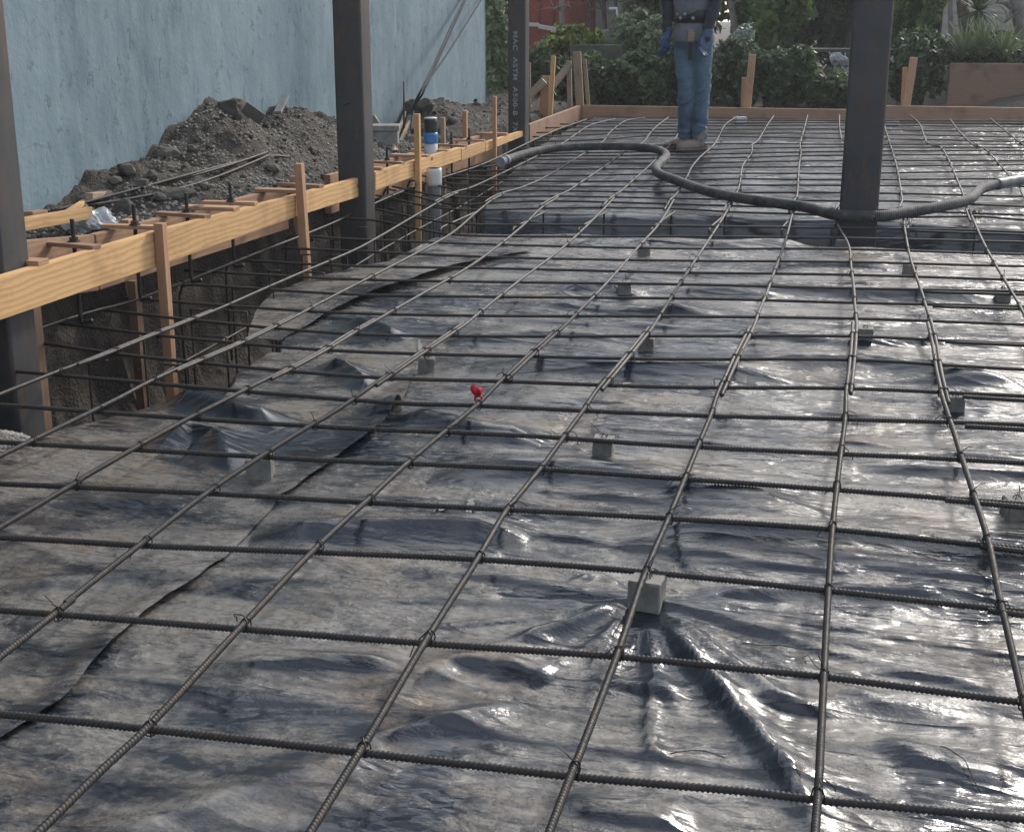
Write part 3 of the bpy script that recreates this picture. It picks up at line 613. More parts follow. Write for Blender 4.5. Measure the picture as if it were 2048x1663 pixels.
# short splice bars lying beside the crosswise bars on the right edge
for k, (j, x0) in enumerate([(2, 1975), (3, 1960), (4, 1890), (6, 1930), (7, 1925), (9, 1890), (11, 1866), (12, 1848), (17, 1820)]):
    P = np.array([at_pad(x, np.interp(x, [p[0] for p in CB[j]], [p[1] for p in CB[j]])+dy, GH-.0065) for x, dy in ((x0, 5.5 if j < 8 else 4), (2048, 8 if j < 8 else 4.5))])
    e = P[-1]+(P[-1]-P[-2])/np.linalg.norm(P[-1]-P[-2])*1.6; e[2] = K*e[1]+GH-.0065; P[:, 1] -= 0.; P = np.vstack([P, e])
    rebar('rebar', P, f'splice bar doubling the {ordw(j+1)} crosswise rebar at the right edge', 'splice bars at the right edge')
# ties
def segx(A, B):
    out = []
    for a0, a1 in zip(A[:-1], A[1:]):
        for b0, b1 in zip(B[:-1], B[1:]):
            r = a1[:2]-a0[:2]; s = b1[:2]-b0[:2]; d = r[0]*s[1]-r[1]*s[0]
            if abs(d) < 1e-9: continue
            q = b0[:2]-a0[:2]; t = (q[0]*s[1]-q[1]*s[0])/d; u = (q[0]*r[1]-q[1]*r[0])/d
            if 0 <= t < 1 and 0 <= u < 1: out.append(a0+(a1-a0)*t)
    return out
X = []
for o, A in lengthwise:
    for _, B in crosswise:
        for p in segx(A, B):
            d = np.linalg.norm(p-CAM)
            c = np.dot(p-CAM, FW); u = np.dot(p-CAM, RT)/c*FPX+W/2; v = np.dot(p-CAM, DN)/c*FPX+H/2
            if c > 0 and -40 < u < W+40 and -40 < v < H+40: X.append((d, o, p))
X.sort(key=lambda t: t[0]); cnt = 0
for k, (d, o, p) in enumerate(X):
    if d > 6 and k % 2 or cnt > 270: continue
    t = bpy.data.objects.new('tie_wire', TIES[k % 8]); COL.objects.link(t); t.parent = o; t.location = (p[0], p[1], p[2]-.013); t.rotation_euler = (0, 0, random.choice([0, 1.57, 3.14, 4.71])+random.uniform(-.2, .2)); cnt += 1

# stirrups of the cross trench cage and of the left footing
def stirrup(P, label, group, r=.0058):
    V, F = tubeVF(catmull(np.array(P), .03), r, 7, True); V, F = tri_fix(V, F)
    return tag(link('stirrup', mesh(V, F, 'stirrup'), M_BAR, None, True), label, 'rebar', group)
for i in range(3, 12):
    px = LB[i]; xs = [np.interp(-y, [-p[1] for p in px], [p[0] for p in px]) for y in (458, 420)]
    a = at_pad(xs[0], 462, GH-.03); b = at_pad(xs[1], 423, GH-.03); a[0] = b[0]-.02; dx = random.uniform(-.03, .03); a[0] += dx; b[0] += dx
    zb = K*a[1]-.36
    c1 = a+[0, 0, 0]; P = [b+[0.02, -.04, .01], b+[0, 0, -.01], [b[0], b[1], zb+.03], [b[0], b[1]-.03, zb], [a[0], a[1]+.03, zb], [a[0], a[1], zb+.03], a, a+[0, .03, .012], b+[.03, -.08, .012]]
    Q = [];
    for p, q in zip(P[:-1], P[1:]): Q += list(np.asarray(p)+(np.asarray(q)-np.asarray(p))*np.linspace(0, 1, 6)[:-1, None])
    Q.append(P[-1])
    V, F = tubeVF(np.array(Q), .0066, 7, True); V, F = tri_fix(V, F)
    tag(link('stirrup', mesh(V, F, 'stirrup'), M_BAR, None, True), f'bent stirrup in the plastic-lined cross trench, {ordw(i-2)} from its left end', 'rebar', 'stirrups of the cross trench cage')
for k, s in enumerate(np.arange(.35, 8.2, .42)):
    t0 = -.10-.0*k; dp = edge_t(s)+.12; dp = min(dp, -.30); zt = .06+K*(F0[1]+s)
    p = fst(s, t0, zt); q = fst(s, max(dp, -.75), zt); zb = -.38
    P = [q+[-.1, 0, -.0], q, [q[0], q[1], zb], [p[0], p[1], zb], p, p+(q-p)*.2]
    Q = []
    for a, b in zip(P[:-1], P[1:]): Q += list(np.asarray(a)+(np.asarray(b)-np.asarray(a))*np.linspace(0, 1, 6)[:-1, None])
    Q.append(np.asarray(P[-1]))
    V, F = tubeVF(np.array(Q), .0045, 7, True); V, F = tri_fix(V, F)
    tag(link('stirrup', mesh(V, F, 'stirrup'), M_BAR, None, True), f'bent stirrup in the dark trench under the left form, {ordw(k+1)} from the front', 'rebar', 'stirrups of the left footing cage')
for k, (s0, s1, t, z) in enumerate([(.3, 9, -.15, -.05), (.6, 9, -.5, -.12), (0.2, 9, -.16, -.34), (.4, 9, -.62, -.3)]):
    P = [fst(s, t+.012*math.sin(s*2+k), z+K*s) for s in np.linspace(s0, s1, 14)]
    tube('rebar', P, .0062, M_BAR, n=7); tag(bpy.context.scene.collection.objects[-1], f'footing rebar lying in the trench beside the left form, {["upper one by the form", "upper one by the plastic", "lower one by the form", "lower one by the plastic"][k]}', 'rebar', 'lengthwise bars in the left footing')
# dobie blocks
def dobie(x, y, label, rot=.2, s=.074, i=0):
    p = at_pad(x, y, 0); me = boxme(s, s, s, .004, jit=.0022, seed=i, name='concrete_block', cuts=0)
    o = link('concrete_block', me, M_DOBIE); z = float(membrane_z(np.array([p[0]]), np.array([p[1]]))[0]); o.location = (p[0], p[1], max(z, p[2]-.012)+s/2-.012); o.rotation_euler = (random.uniform(-.04, .04), random.uniform(-.04, .04), rot)
    w = bpy.data.objects.new('tie_wire', TIES[i % 8]); COL.objects.link(w); w.parent = o; w.location = (0, 0, s/2-.012)
    return tag(o, label, 'spacer block', 'small concrete spacer blocks under the rebar')
for i, a in enumerate([
 (1293, 1212, 'pale concrete spacer block, the nearest and largest, with folds fanning out round it', -.1),
 (522, 950, 'concrete spacer block on the left sheet, under the fifth lengthwise rebar', .25),
 (1207, 918, 'concrete spacer block half way between the red ribbon and the nearest block', .0),
 (853, 738, 'concrete spacer block beside the top of the plastic sheet\'s lapped edge', .3),
 (1248, 592, 'concrete spacer block just left of the seventh lengthwise rebar, mid-field', .2),
 (1287, 514, 'concrete spacer block under the sixth lengthwise rebar near the cross trench', .2),
 (1292, 702, 'concrete spacer block right of the splice of the seventh lengthwise rebar', .1),
 (1728, 695, 'concrete spacer block right of the ninth lengthwise rebar\'s splice', .0),
 (1818, 549, 'concrete spacer block left of the tenth lengthwise rebar, behind the splices', .1),
 (1683, 492, 'concrete spacer block just in front of the right column\'s trench', .1),
 (2004, 603, 'concrete spacer block near the right edge by the eleventh lengthwise rebar', .1),
 (1908, 822, 'concrete spacer block under the spliced tenth lengthwise rebar', .05),
 (2030, 1035, 'concrete spacer block at the right edge under the doubled crosswise bars', .3),
 ]): dobie(a[0], a[1], a[2], a[3], i=i, s=.074 if i < 2 else .060)
# white paper-like spacers at the far side
for i, (x, y) in enumerate([(1785, 246), (2002, 238), (1480, 239)]):
    p = at_pad(x, y, .03); o = link('concrete_block', boxme(.12, .08, .05, .006, jit=.004, seed=i), M_WHITE); o.location = p; o.rotation_euler = (0, 0, .3*i)
    tag(o, ['white spacer block right of the column by the far form', 'white spacer block at the far right corner of the pad', 'white spacer block behind the worker by the far form'][i], 'spacer block', 'small concrete spacer blocks under the rebar')
# red ribbon
p = at_pad(957, 797, GH+.012); mb = MB(); rr = random.Random(5)
for k in range(5):
    a = rr.uniform(0, 6.28); u = np.array([math.cos(a), math.sin(a), 0]); side = np.array([-u[1], u[0], 0.3]); pts = [p+[0, 0, .005]]
    for i in range(8): pts.append(pts[-1]+.0085*(u*math.cos(i*.5)+np.array([0, 0, 1.1])*math.sin(.9+i*.28+k*.2)))
    pts = np.array(pts); wv = .011*np.sin(np.linspace(.25, 2.9, 9))[:, None]+.004
    V = np.vstack([pts-side*wv, pts+side*wv*np.cos(np.arange(9)*.4)[:, None]]); mb.add(V, [(i, i+1, i+10, i+9) for i in range(8)])
tag(mb.build('ribbon', M_RIB, smooth=True), 'bright red marker ribbon tied on the rebar in mid-field', 'ribbon')
tube('knot', [p+[0.012*math.cos(a), 0.0, 0.0+.012*math.sin(a)] for a in np.linspace(0, 6.2, 10)], .004, M_RIB, parent=None, n=6); kn = COL.objects[-1]; kn.parent = COL.objects[-2]

for k, pts in enumerate([[(1612, 1322), (1605, 1312), (1615, 1308), (1630, 1330), (1655, 1348)], [(1470, 1275), (1500, 1292), (1560, 1290), (1640, 1300)], [(1180, 858), (1190, 868), (1204, 884)], [(1880, 1500), (1920, 1530), (1960, 1580)], [(1100, 870), (1112, 880)], [(1340, 1520), (1400, 1512), (1450, 1530)]]):
    P = catmull(np.array([at_pad(x, y, .0) for x, y in pts]), .01); P[:, 2] = membrane_z(P[:, 0], P[:, 1])+.004+.006*np.abs(np.sin(np.arange(len(P))*.21))
    V, F = tubeVF(P, .0011, 5); V, F = tri_fix(V, F); tag(link('wire_offcut', mesh(V, F), M_TIE, None, True), ['curled tie wire offcut beside the ninth lengthwise rebar, near the bottom', 'long bent tie wire lying on the plastic right of the nearest spacer block', 'tie wire offcut above the middle spacer block', 'tie wire offcut on the plastic near the bottom right corner', 'tiny wire offcut left of the middle spacer block', 'bent wire offcut near the bottom, between eighth and ninth lengthwise bars'][k], 'wire', 'wire offcuts on the plastic')
for k, pts in enumerate([[(893, 1012), (880, 1030), (868, 1052)], [(944, 990), (939, 1030), (936, 1050)], [(1128, 588), (1150, 596), (1168, 600)], [(838, 680), (842, 700), (846, 716)]]):
    P = catmull(np.array([at_pad(x, y, .0) for x, y in pts]), .008); P[:, 2] = membrane_z(P[:, 0], P[:, 1])+.006; T = np.gradient(P, axis=0); T /= np.linalg.norm(T, axis=1)[:, None]; sd_ = np.cross(T, [0, 0, 1.]); w = (.010*np.sin(np.linspace(.3, 2.9, len(P)))+.003*np.sin(np.arange(len(P))*1.9))[:, None]
    V = np.vstack([P-sd_*w+[0, 0, .003], P+sd_*w]); n = len(P); tag(link('tape_strip', mesh(V, [(i, i+1, n+i+1, n+i) for i in range(n-1)]), M_CONC, None, True), ['pale torn tape strip left of the seventh lengthwise rebar', 'second pale torn tape strip, just right of the other', 'shiny torn film strip left of a spacer block, beyond the red ribbon', 'shiny upright film shred beside the sheet\'s lapped corner'][k], 'tape', 'torn strips on the plastic')

# ------------------------------------------------------------------ left form
def quadboard(name, a0, a1, b0, b1, th, mat, parent=None):
    """board with measured corners on the form's face: bottom a0-a1, top b0-b1 (3D), thickness th outward"""
    c = (np.asarray(a0)+a1+b0+b1)/4; Q = [np.asarray(p)-c for p in (a0, a1, b1, b0)]; n = FN*th
    rot = math.atan2(FD[1], FD[0]); Mi = Matrix.Rotation(-rot, 3, 'Z')
    V = [Mi@Vector(q) for q in Q]+[Mi@Vector(q+n) for q in Q]
    bm = bmesh.new(); vs = [bm.verts.new(v) for v in V]
    for f in ((0, 1, 2, 3), (7, 6, 5, 4), (0, 4, 5, 1), (1, 5, 6, 2), (2, 6, 7, 3), (3, 7, 4, 0)): bm.faces.new([vs[i] for i in f])
    bmesh.ops.recalc_face_normals(bm, faces=bm.faces); bmesh.ops.bevel(bm, geom=bm.edges[:], offset=.003, segments=2, affect='EDGES')
    me = bpy.data.meshes.new(name); bm.to_mesh(me); bm.free(); o = link(name, me, mat, parent); o.location = c if parent is None else c-np.array(parent.location); o.rotation_euler = (0, 0, rot); return o
gF = 'front boards of the left form'
def fb(x0, yb0, yt0, x1, yb1, yt1, label, t=0., mat=M_FIR, th=.038):
    o = quadboard('form_board', at_F(x0, yb0, t), at_F(x1, yb1, t), at_F(x0, yt0, t), at_F(x1, yt1, t), th, mat); return tag(o, label, 'form board', gF)
fb(-700, 881, 760, 319, 531, 461, 'nearest yellow pine form board, running out of the photo beside the left column')
fb(321, 530.5, 460.5, 600, 431, 388, 'yellow pine form board between the first and second tall stakes')
fb(601, 430.5, 387.6, 721, 393, 354.5, 'yellow pine form board ending at the left of the middle column')
fb(751, 381, 344, 922, 320, 294.5, 'yellow pine form board starting at the right side of the middle column')
fb(923, 322, 297, 971, 303, 283, 'short form board with a splintered joint, past the white pipe', t=-.004)
fb(972, 303, 284.5, 1050, 271, 260.5, 'farthest front form board, ending at the stencilled column')
# back boards
gB = 'back boards of the left form'
for k, (x0, x1, lab) in enumerate([(-600, 290, 'reddish back form board behind the first cleats'), (292, 655, 'reddish back form board behind the second stake, lying lower than the soil heap'), (735, 1040, 'reddish back form board beyond the middle column')]):
    z = lambda x: at_F(x, np.interp(x, [0, 320, 600, 720, 750, 970, 1050], [556, 462, 388, 354, 344, 284, 260]))[2]
    p0 = at_F(x0, 500); p1 = at_F(x1, 500); q0 = p0+FN*.222; q1 = p1+FN*.222
    a = lambda q, zz: np.array([q[0], q[1], zz])
    o = quadboard('form_board', a(q0, z(x0)-.235), a(q1, z(x1)-.235), a(q0, z(x0)-.004), a(q1, z(x1)-.004), .038, M_BACK); tag(o, lab, 'form board', gB)
# bolts and cleats
ztop = lambda x: at_F(x, np.interp(x, [0, 320, 600, 720, 750, 970, 1050], [556, 462, 388, 354, 344, 284, 260]))[2]
rot = math.atan2(FD[1], FD[0])
bx = [(-40, 'before the left column'), (208, 'just right of the left column'), (328, 'at the first tall stake'), (430, 'between the first and second stakes, nearer one'), (515, 'between the first and second stakes, farther one'), (655, 'just left of the middle column'), (767, 'just right of the middle column'), (815, 'left of the third stake'), (897, 'by the blue and white pipe'), (937, 'beside the short back stake'), (970, 'near the far tall stake')]
for k, (x, where) in enumerate(bx):
    z = ztop(x); c = at_F(x, 500); c = c+FN*.125; s = st(c)[0]
    root = empty('anchor_bolt', (c[0], c[1], z-.12), f'upright black threaded anchor bolt {where}', 'anchor bolt', 'anchor bolts standing in the left form')
    P = [(0, 0, -.16), (0, 0, .05), (0, 0, .225)]; P = [(0.05, 0, -.17), (.02, 0, -.175)]+P
    V, F = tubeVF(catmull(np.array(P), .004), .0085, 8, True, rib=lambda th: .0009*np.sin(np.arange(len(catmull(np.array(P), .004)))*2.4)[:, None]*np.ones_like(th)[None]); V, F = tri_fix(V, F)
    link('shank', mesh(V, F), M_BLACK, root, True)
    bm = bmesh.new(); bmesh.ops.create_cone(bm, cap_ends=True, segments=6, radius1=.0165, radius2=.0165, depth=.014); me = bpy.data.meshes.new('nut'); bm.to_mesh(me); bm.free(); n = link('nut', me, M_BLACK, root); n.location = (0, 0, .149)
    bm = bmesh.new(); bmesh.ops.create_cone(bm, cap_ends=True, segments=20, radius1=.024, radius2=.024, depth=.003); me = bpy.data.meshes.new('washer'); bm.to_mesh(me); bm.free(); n = link('washer', me, M_BLACK, root); n.location = (0, 0, .1405)
    pl = plank('cleat', c+FN*.145+[0, 0, z-c[2]+.0105], c-FN*.125+FD*.05*(-1 if k % 2 else .3)+[0, 0, z-c[2]+.0105], .016, .05, M_BACK if k % 2 else M_RED, up=(0, 0, 1))
    tag(pl, f'thin cleat holding the bolt {where}', 'wood cleat', 'wooden cleats across the left form')
for k, (x, lab) in enumerate([(85, 'thin cleat across the form beside the left column\'s foot'), (-100, 'thin cleat across the form in front of the left column'), (612, 'thin cleat across the form right behind the second tall stake'), (860, 'thin cleat across the form beside the upright pipe'), (478, 'thin cleat set low between two anchor bolts of the form'), (1015, 'farthest thin cleat of the form near the stencilled column')]):
    z = ztop(x); c = at_F(x, 500)+FN*.125
    tag(plank('cleat', c+FN*.14+[0, 0, z-c[2]+.0105], c-FN*.125+[0, 0, z-c[2]+.0105], .018, .07, M_RED, up=(0, 0, 1)), lab, 'wood cleat', 'wooden cleats across the left form')
# stakes
gS = 'wooden stakes holding the forms'
def stake(p0, p1, w, th, label, mat=M_RED, face=FN, seed=0):
    d = Vector(np.asarray(p1)-np.asarray(p0)); me = boxme(d.length, th, w, .002, name='stake', seed=seed)
    x = d.normalized(); y = Vector(face); y = (y-x*y.dot(x)).normalized(); z = x.cross(y)
    o = link('stake', me, mat); Mx = Matrix(((x.x, y.x, z.x), (x.y, y.y, z.y), (x.z, y.z, z.z))).to_4x4(); Mx.translation = (Vector(p0)+Vector(p1))/2; o.matrix_world = Mx
    return tag(o, label, 'stake', gS)
def vstake(xt, yt, t, zb, w, th, label, mat=M_RED, lean=0.):
    p = at_F(xt, yt, t); return stake([p[0]+lean, p[1], zb], p, w, th, label, mat)
vstake(320, 446, -.024, -.42, .04, .04, 'reddish wooden stake sawn level with the form top, nearest of the tall ones')
vstake(598, 327, -.024, -.42, .045, .04, 'tall reddish wooden stake rising above the form left of the middle column', lean=.03)
vstake(834, 228, -.024, -.42, .04, .036, 'tall orange wooden stake between the middle column and the white pipe', M_FIR)
vstake(989, 193, -.024, -.3, .035, .03, 'slim tall wooden stake near the far end of the left form')
vstake(930, 222, .28, -.1, .05, .036, 'wooden stake behind the form, under the tan boards')
vstake(255, 438, .29, -.2, .06, .04, 'short square wooden stub behind the form beside the white plastic bag')
vstake(268, 432, .36, -.2, .03, .03, 'thin wooden stub just behind the short square stub')
vstake(588, 352, .285, -.2, .05, .04, 'short wooden stub behind the second tall stake')
vstake(267, 560, .19, -.44, .05, .038, 'light wooden post under the form, seen in the dark footing trench', M_PLY)
vstake(62, 610, .19, -.44, .05, .05, 'dark weathered post under the form at the near end of the trench', M_PLY)
vstake(1320*.0+886, 235, .285, -.1, .045, .03, 'dark wooden stake behind the upright pipe', M_OLD)

# ------------------------------------------------------------------ columns
def column(name, cx, cy, z0, z1, size, label, rz, wall=.012):
    root = empty(name, (cx, cy, z0), label, 'steel column', 'square steel columns', rz)
    rad = size*.085; pts = []
    for qx, qy, a0 in ((1, 1, 0), (-1, 1, 90), (-1, -1, 180), (1, -1, 270)):
        for i in range(6):
            a = R(a0+i*18); pts.append((qx*(size/2-rad)+rad*math.cos(a), qy*(size/2-rad)+rad*math.sin(a)))
    N = len(pts); zs = np.linspace(0, z1-z0, 26); V = []
    for k, z in enumerate(zs): V += [(x+.0006*math.sin(k*1.3), y, z) for x, y in pts]
    F = gridfaces(len(zs), N, True).tolist()
    top = len(V); sc = (size-2*wall)/size; V += [(x*sc, y*sc, z1-z0) for x, y in pts]; V += [(x*sc, y*sc, z1-z0-.3) for x, y in pts]
    b = (len(zs)-1)*N
    for i in range(N):
        j = (i+1) % N; F.append((b+i, b+j, top+j, top+i)); F.append((top+i, top+j, top+N+j, top+N+i))
    F.append(tuple(top+N+i for i in range(N))); F.append(tuple(range(N))[::-1])
    o = link('shaft', mesh(V, F, 'shaft'), M_COL, root, True)
    pl = link('base_plate', boxme(size*1.7, size*1.7, .022, .003), M_COL, root); pl.location = (0, 0, .011)
    for k in range(4):
        bm = bmesh.new(); bmesh.ops.create_cone(bm, cap_ends=True, segments=6, radius1=.019, radius2=.019, depth=.03); me = bpy.data.meshes.new('bolt'); bm.to_mesh(me); bm.free()
        bo = link('bolt', me, M_COL, root); bo.location = ((k % 2*2-1)*size*.7, (k//2*2-1)*size*.7, .037)
    return root
fa = math.atan2(FD[1], FD[0])-math.pi/2
def colcentre(xl, xr, y, size, t):           # centre of a column whose silhouette spans xl..xr, standing t behind the face
    pr = at_F(xr, y, t - size/2)              # near the right rear corner plane
    return pr
p = at_F(62, 535, .048); c1 = p + FN*(.085) - FD*.085
column('steel_column', c1[0], c1[1], -.42, 3.6, .17, 'dark rusty steel column cut by the left edge of the photo', fa)
p = at_F(750, 370, -.045); c2 = p + FN*.085 - FD*.085
col2 = column('steel_column', c2[0], c2[1], -.42, 3.6, .17, 'dark square steel column standing through the left form, in front of the soil heap', fa)
lug = link('lug', boxme(.03, .02, .012, .003), M_COL, col2); lug.location = (-.02, -.092, 1.27)
p = at_F(1058, 262, -.02); c3 = p + FN*.0775 - FD*.0775
col3 = column('steel_column', c3[0], c3[1], -.3, 3.8, .155, 'slim steel column with white stencilled lettering at the far end of the left form', fa)
g = at_pad(1727, 440, 0); c4 = at_Y(1726, 300, (TY[0]+TY[1])/2+.18)
column('steel_column', c4[0]+.0, c4[1], K*c4[1]-.40, 3.8, .212, 'big black steel column standing in the cross trench on the right', R(0))
# stencilled words
def text(body, size, name, mat):
    cu = bpy.data.curves.new('txt', 'FONT'); cu.body = body; cu.size = size; cu.extrude = .0004; cu.align_x = 'LEFT'; cu.align_y = 'CENTER'; cu.space_character = 1.15; cu.offset = .0022
    to = bpy.data.objects.new('txt', cu); COL.objects.link(to); dg = bpy.context.evaluated_depsgraph_get(); me = bpy.data.meshes.new_from_object(to.evaluated_get(dg)); bpy.data.objects.remove(to); me.materials.append(mat); me.name = name; return me
def fit(me, L_, Hh):
    v = np.empty(len(me.vertices)*3); me.vertices.foreach_get('co', v); v = v.reshape(-1, 3); mn, mxx = v.min(0), v.max(0)
    v[:, 0] = (v[:, 0]-mn[0])/(mxx[0]-mn[0])*L_; v[:, 1] = ((v[:, 1]-mn[1])/(mxx[1]-mn[1])-.5)*Hh; me.vertices.foreach_set('co', v.ravel()); me.update()
zt = at_F(1032, 64, 0)[2]; zb = at_F(1032, 252, 0)[2]
me = text('MAC  ASTM  A500-B  7X7', .07, 'stencil_text', M_MARK); fit(me, zt-zb+.12, .043)
tx = link('stencil_text', me, None, col3); tx.location = (-.012, -.0775-.0008, zt+.3); tx.rotation_euler = (R(90), R(90), 0)

# ------------------------------------------------------------------ blue wall
wa = at_F(972, 100, TW); s1 = st(wa)[0]
def wallbox():
    s0 = -9.; nx, nz_ = 260, 60; V = []; ss = np.linspace(s0, s1, nx); zz = np.linspace(-.2, 4.6, nz_)
    A, B = np.meshgrid(ss, zz, indexing='ij'); t = TW + .004*fbm(A*6, B*6, 4, 101)-.010*np.clip(fbm(A*3.3, B*4, 4, 111)*2-.55, 0, 1)
    Pf = F0 + A[..., None]*FD + t[..., None]*FN; Pf[..., 2] = B
    Pb = F0 + A[..., None]*FD + (TW+.28)*FN; Pb[..., 2] = B
    mb = MB(); mb.add(Pf.reshape(-1, 3), gridfaces(nx, nz_)); mb.add(Pb.reshape(-1, 3), gridfaces(nx, nz_)[:, ::-1])
    n0 = 0; n1 = nx*nz_; F = []
    for i in range(nx-1): F.append(((i+1)*nz_-1, (i+2)*nz_-1, n1+(i+2)*nz_-1, n1+(i+1)*nz_-1))
    e = (nx-1)*nz_
    for j in range(nz_-1): F.append((e+j, n1+e+j, n1+e+j+1, e+j+1)); F.append((j, j+1, n1+j+1, n1+j))
    mb.F += F; return mb
o = wallbox().build('stucco_wall', M_WALL, smooth=True); tag(o, 'long blue-grey stucco building wall behind the soil heap on the left', 'wall')
for p_ in o.data.polygons: pass

# ------------------------------------------------------------------ heap: rocks, gravel, debris
def soil_at(s, t): P = fst(s, t); return float(ground_z(P[None])[0])
def rockme(r, seed, sub_=2, sq=(1, 1, .7)):
    bm = bmesh.new(); bmesh.ops.create_icosphere(bm, subdivisions=sub_, radius=r); rr = random.Random(seed); o3 = Vector((rr.uniform(0, 50), rr.uniform(0, 50), 0))
    pl = [(Vector((rr.uniform(-1, 1), rr.uniform(-1, 1), rr.uniform(-1, 1))).normalized(), r*rr.uniform(.55, .9)) for _ in range(7)]
    for v in bm.verts:
        for n, d in pl:
            k = v.co.dot(n)
            if k > d: v.co -= n*(k-d)
        v.co = Vector((v.co.x*sq[0], v.co.y*sq[1], v.co.z*sq[2]))*(1+rr.uniform(-.05, .05))
    me = bpy.data.meshes.new('rock'); bm.to_mesh(me); bm.free(); return me
def heap_pt(x, y):                            # surface point of the heap seen at survey px
    r = ray(x, y); best = None
    for k in np.linspace(3, 14, 900):
        P = CAM+k*r; s, t = st(P)
        if t > .2 and t < TW+.1 and P[2] < ground_z(P[None])[0]: best = P; break
    return best if best is not None else CAM+9*r
rocks = [(465, 232, .17, 'big angular brown rock on top of the soil heap', (1.3, .9, .62)), (335, 315, .09, 'dark boulder half way up the soil heap', (1.2, 1, .7)), (255, 345, .07, 'grey stone on the left shoulder of the heap', (1, 1, .7)), (300, 355, .06, 'small stone beneath the heap\'s left shoulder', (1, 1, .7)),
 (355, 395, .10, 'flat grey stone behind the curved rebars', (1.4, 1, .55)), (250, 425, .09, 'pale grey stone above the white plastic bag', (1.2, .8, .8)), (170, 405, .06, 'stone beside the scrap lumber at the foot of the heap', (1, 1, .7)), (205, 398, .07, 'stone under the short scrap board', (1.1, 1, .7)), (230, 365, .05, 'small dark stone on the heap\'s left slope', (1, 1, .7)),
 (285, 372, .06, 'rounded dark stone just above the curved rebars', (1, 1, .7)), (70, 520, .07, 'rounded stone beside the left column\'s foot', (1.3, 1, .5)), (545, 340, .06, 'dark clod under the free ends of the curved rebars', (1.2, 1, .7)), (880, 265, .09, 'dark clod on the small mound behind the upright pipe', (1, 1, .8)), (850, 215, .10, 'dark lump on top of the small far mound', (1, 1, .9)), (905, 245, .07, 'clod on the small far mound beneath the tan boards', (1, 1, .8)),
 (410, 375, .05, 'small stone among the heap\'s lower rubble', (1, 1, .7)), (320, 400, .055, 'small stone at the heap\'s foot near the third bolt', (1, 1, .7)), (225, 445, .045, 'stone right behind the white plastic bag', (1, 1, .7)), (385, 300, .04, 'small stone in the middle of the heap', (1, 1, .8)), (625, 300, .035, 'small stone left of the middle column', (1, 1, .8))]
for i, (x, y, r, lab, sq) in enumerate(rocks):
    P = heap_pt(x, y); o = link('rock', rockme(r*.8, i, 3 if r > .08 else 2, sq), M_ROCK); o.location = P+np.array([0, 0, r*.12]); o.rotation_euler = (random.uniform(-.3, .3), random.uniform(-.3, .3), random.uniform(0, 6)); tag(o, lab, 'rock', 'loose rocks in the soil')
mb = MB(); N = 20000
ico = bmesh.new(); bmesh.ops.create_icosphere(ico, subdivisions=1, radius=1); iv = np.array([v.co[:] for v in ico.verts]); ifc = [tuple(v.index for v in f.verts) for f in ico.faces]; ico.free()
ss = RNG.uniform(0, 12, N); tt = RNG.uniform(.34, TW-.05, N); PP = F0+ss[:, None]*FD+tt[:, None]*FN
dens = fbm(PP[:, 0]*1.2, PP[:, 1]*1.2, 3, 131)+.25*np.exp(-((ss-5)/2)**2); kp = dens > .10-.12*RNG.random(len(dens)); PP = PP[kp]; gz = ground_z(PP)
rs = .0035+.010*RNG.random(len(PP))**3
Vb = []; Fb = []
for i, (q, z, r) in enumerate(zip(PP, gz, rs)):
    v = iv*r*(1+RNG.uniform(-.3, .3, (len(iv), 1)))*np.array([1, 1, .7]); Vb.append(v+[q[0], q[1], z+r*.3]); Fb += [tuple(a+i*len(iv) for a in f) for f in ifc]
o = link('gravel', mesh(np.vstack(Vb), np.array(Fb)), M_PEB); tag(o, 'pale gravel bits scattered over the soil heap', 'gravel', kind='stuff')
# clods: darker bits
mb = []; N = 1500; ss = RNG.uniform(0, 12, N); tt = RNG.uniform(.32, TW-.02, N); PP = F0+ss[:, None]*FD+tt[:, None]*FN; gz = ground_z(PP); Vb = []; Fb = []
for i, (q, z) in enumerate(zip(PP, gz)):
    r = .006+.018*RNG.random()**5; v = iv*r*(1+RNG.uniform(-.25, .25, (len(iv), 1)))*np.array([1, 1, .75]); Vb.append(v+[q[0], q[1], z+r*.3]); Fb += [tuple(a+i*len(iv) for a in f) for f in ifc]
o = link('soil_clods', mesh(np.vstack(Vb), np.array(Fb)), M_SOIL); tag(o, 'loose crumbs of dark soil covering the heap by the wall', 'soil', kind='stuff')
# gravel at trench foot near left
Vb = []; Fb = []; p0 = st(at_pad(30, 880))
for i in range(900):
    a = RNG.uniform(0, 6.28); rad = abs(RNG.normal(0, .09)); s = p0[0]+.05+rad*math.cos(a); t = p0[1]+.10+rad*.8*math.sin(a); z = .02+K*3+.05*math.exp(-(rad/.1)**2)-.06-.1*sstep(.1, .25, rad)
    r = RNG.uniform(.005, .011); v = iv*r*(1+RNG.uniform(-.3, .3, (len(iv), 1))); q = fst(s, t, z); Vb.append(v+q); Fb += [tuple(x+i*len(iv) for x in f) for f in ifc]
o = link('gravel', mesh(np.vstack(Vb), np.array(Fb)), M_PEB); tag(o, 'little heap of greenish gravel at the near left edge of the plastic', 'gravel', kind='stuff')
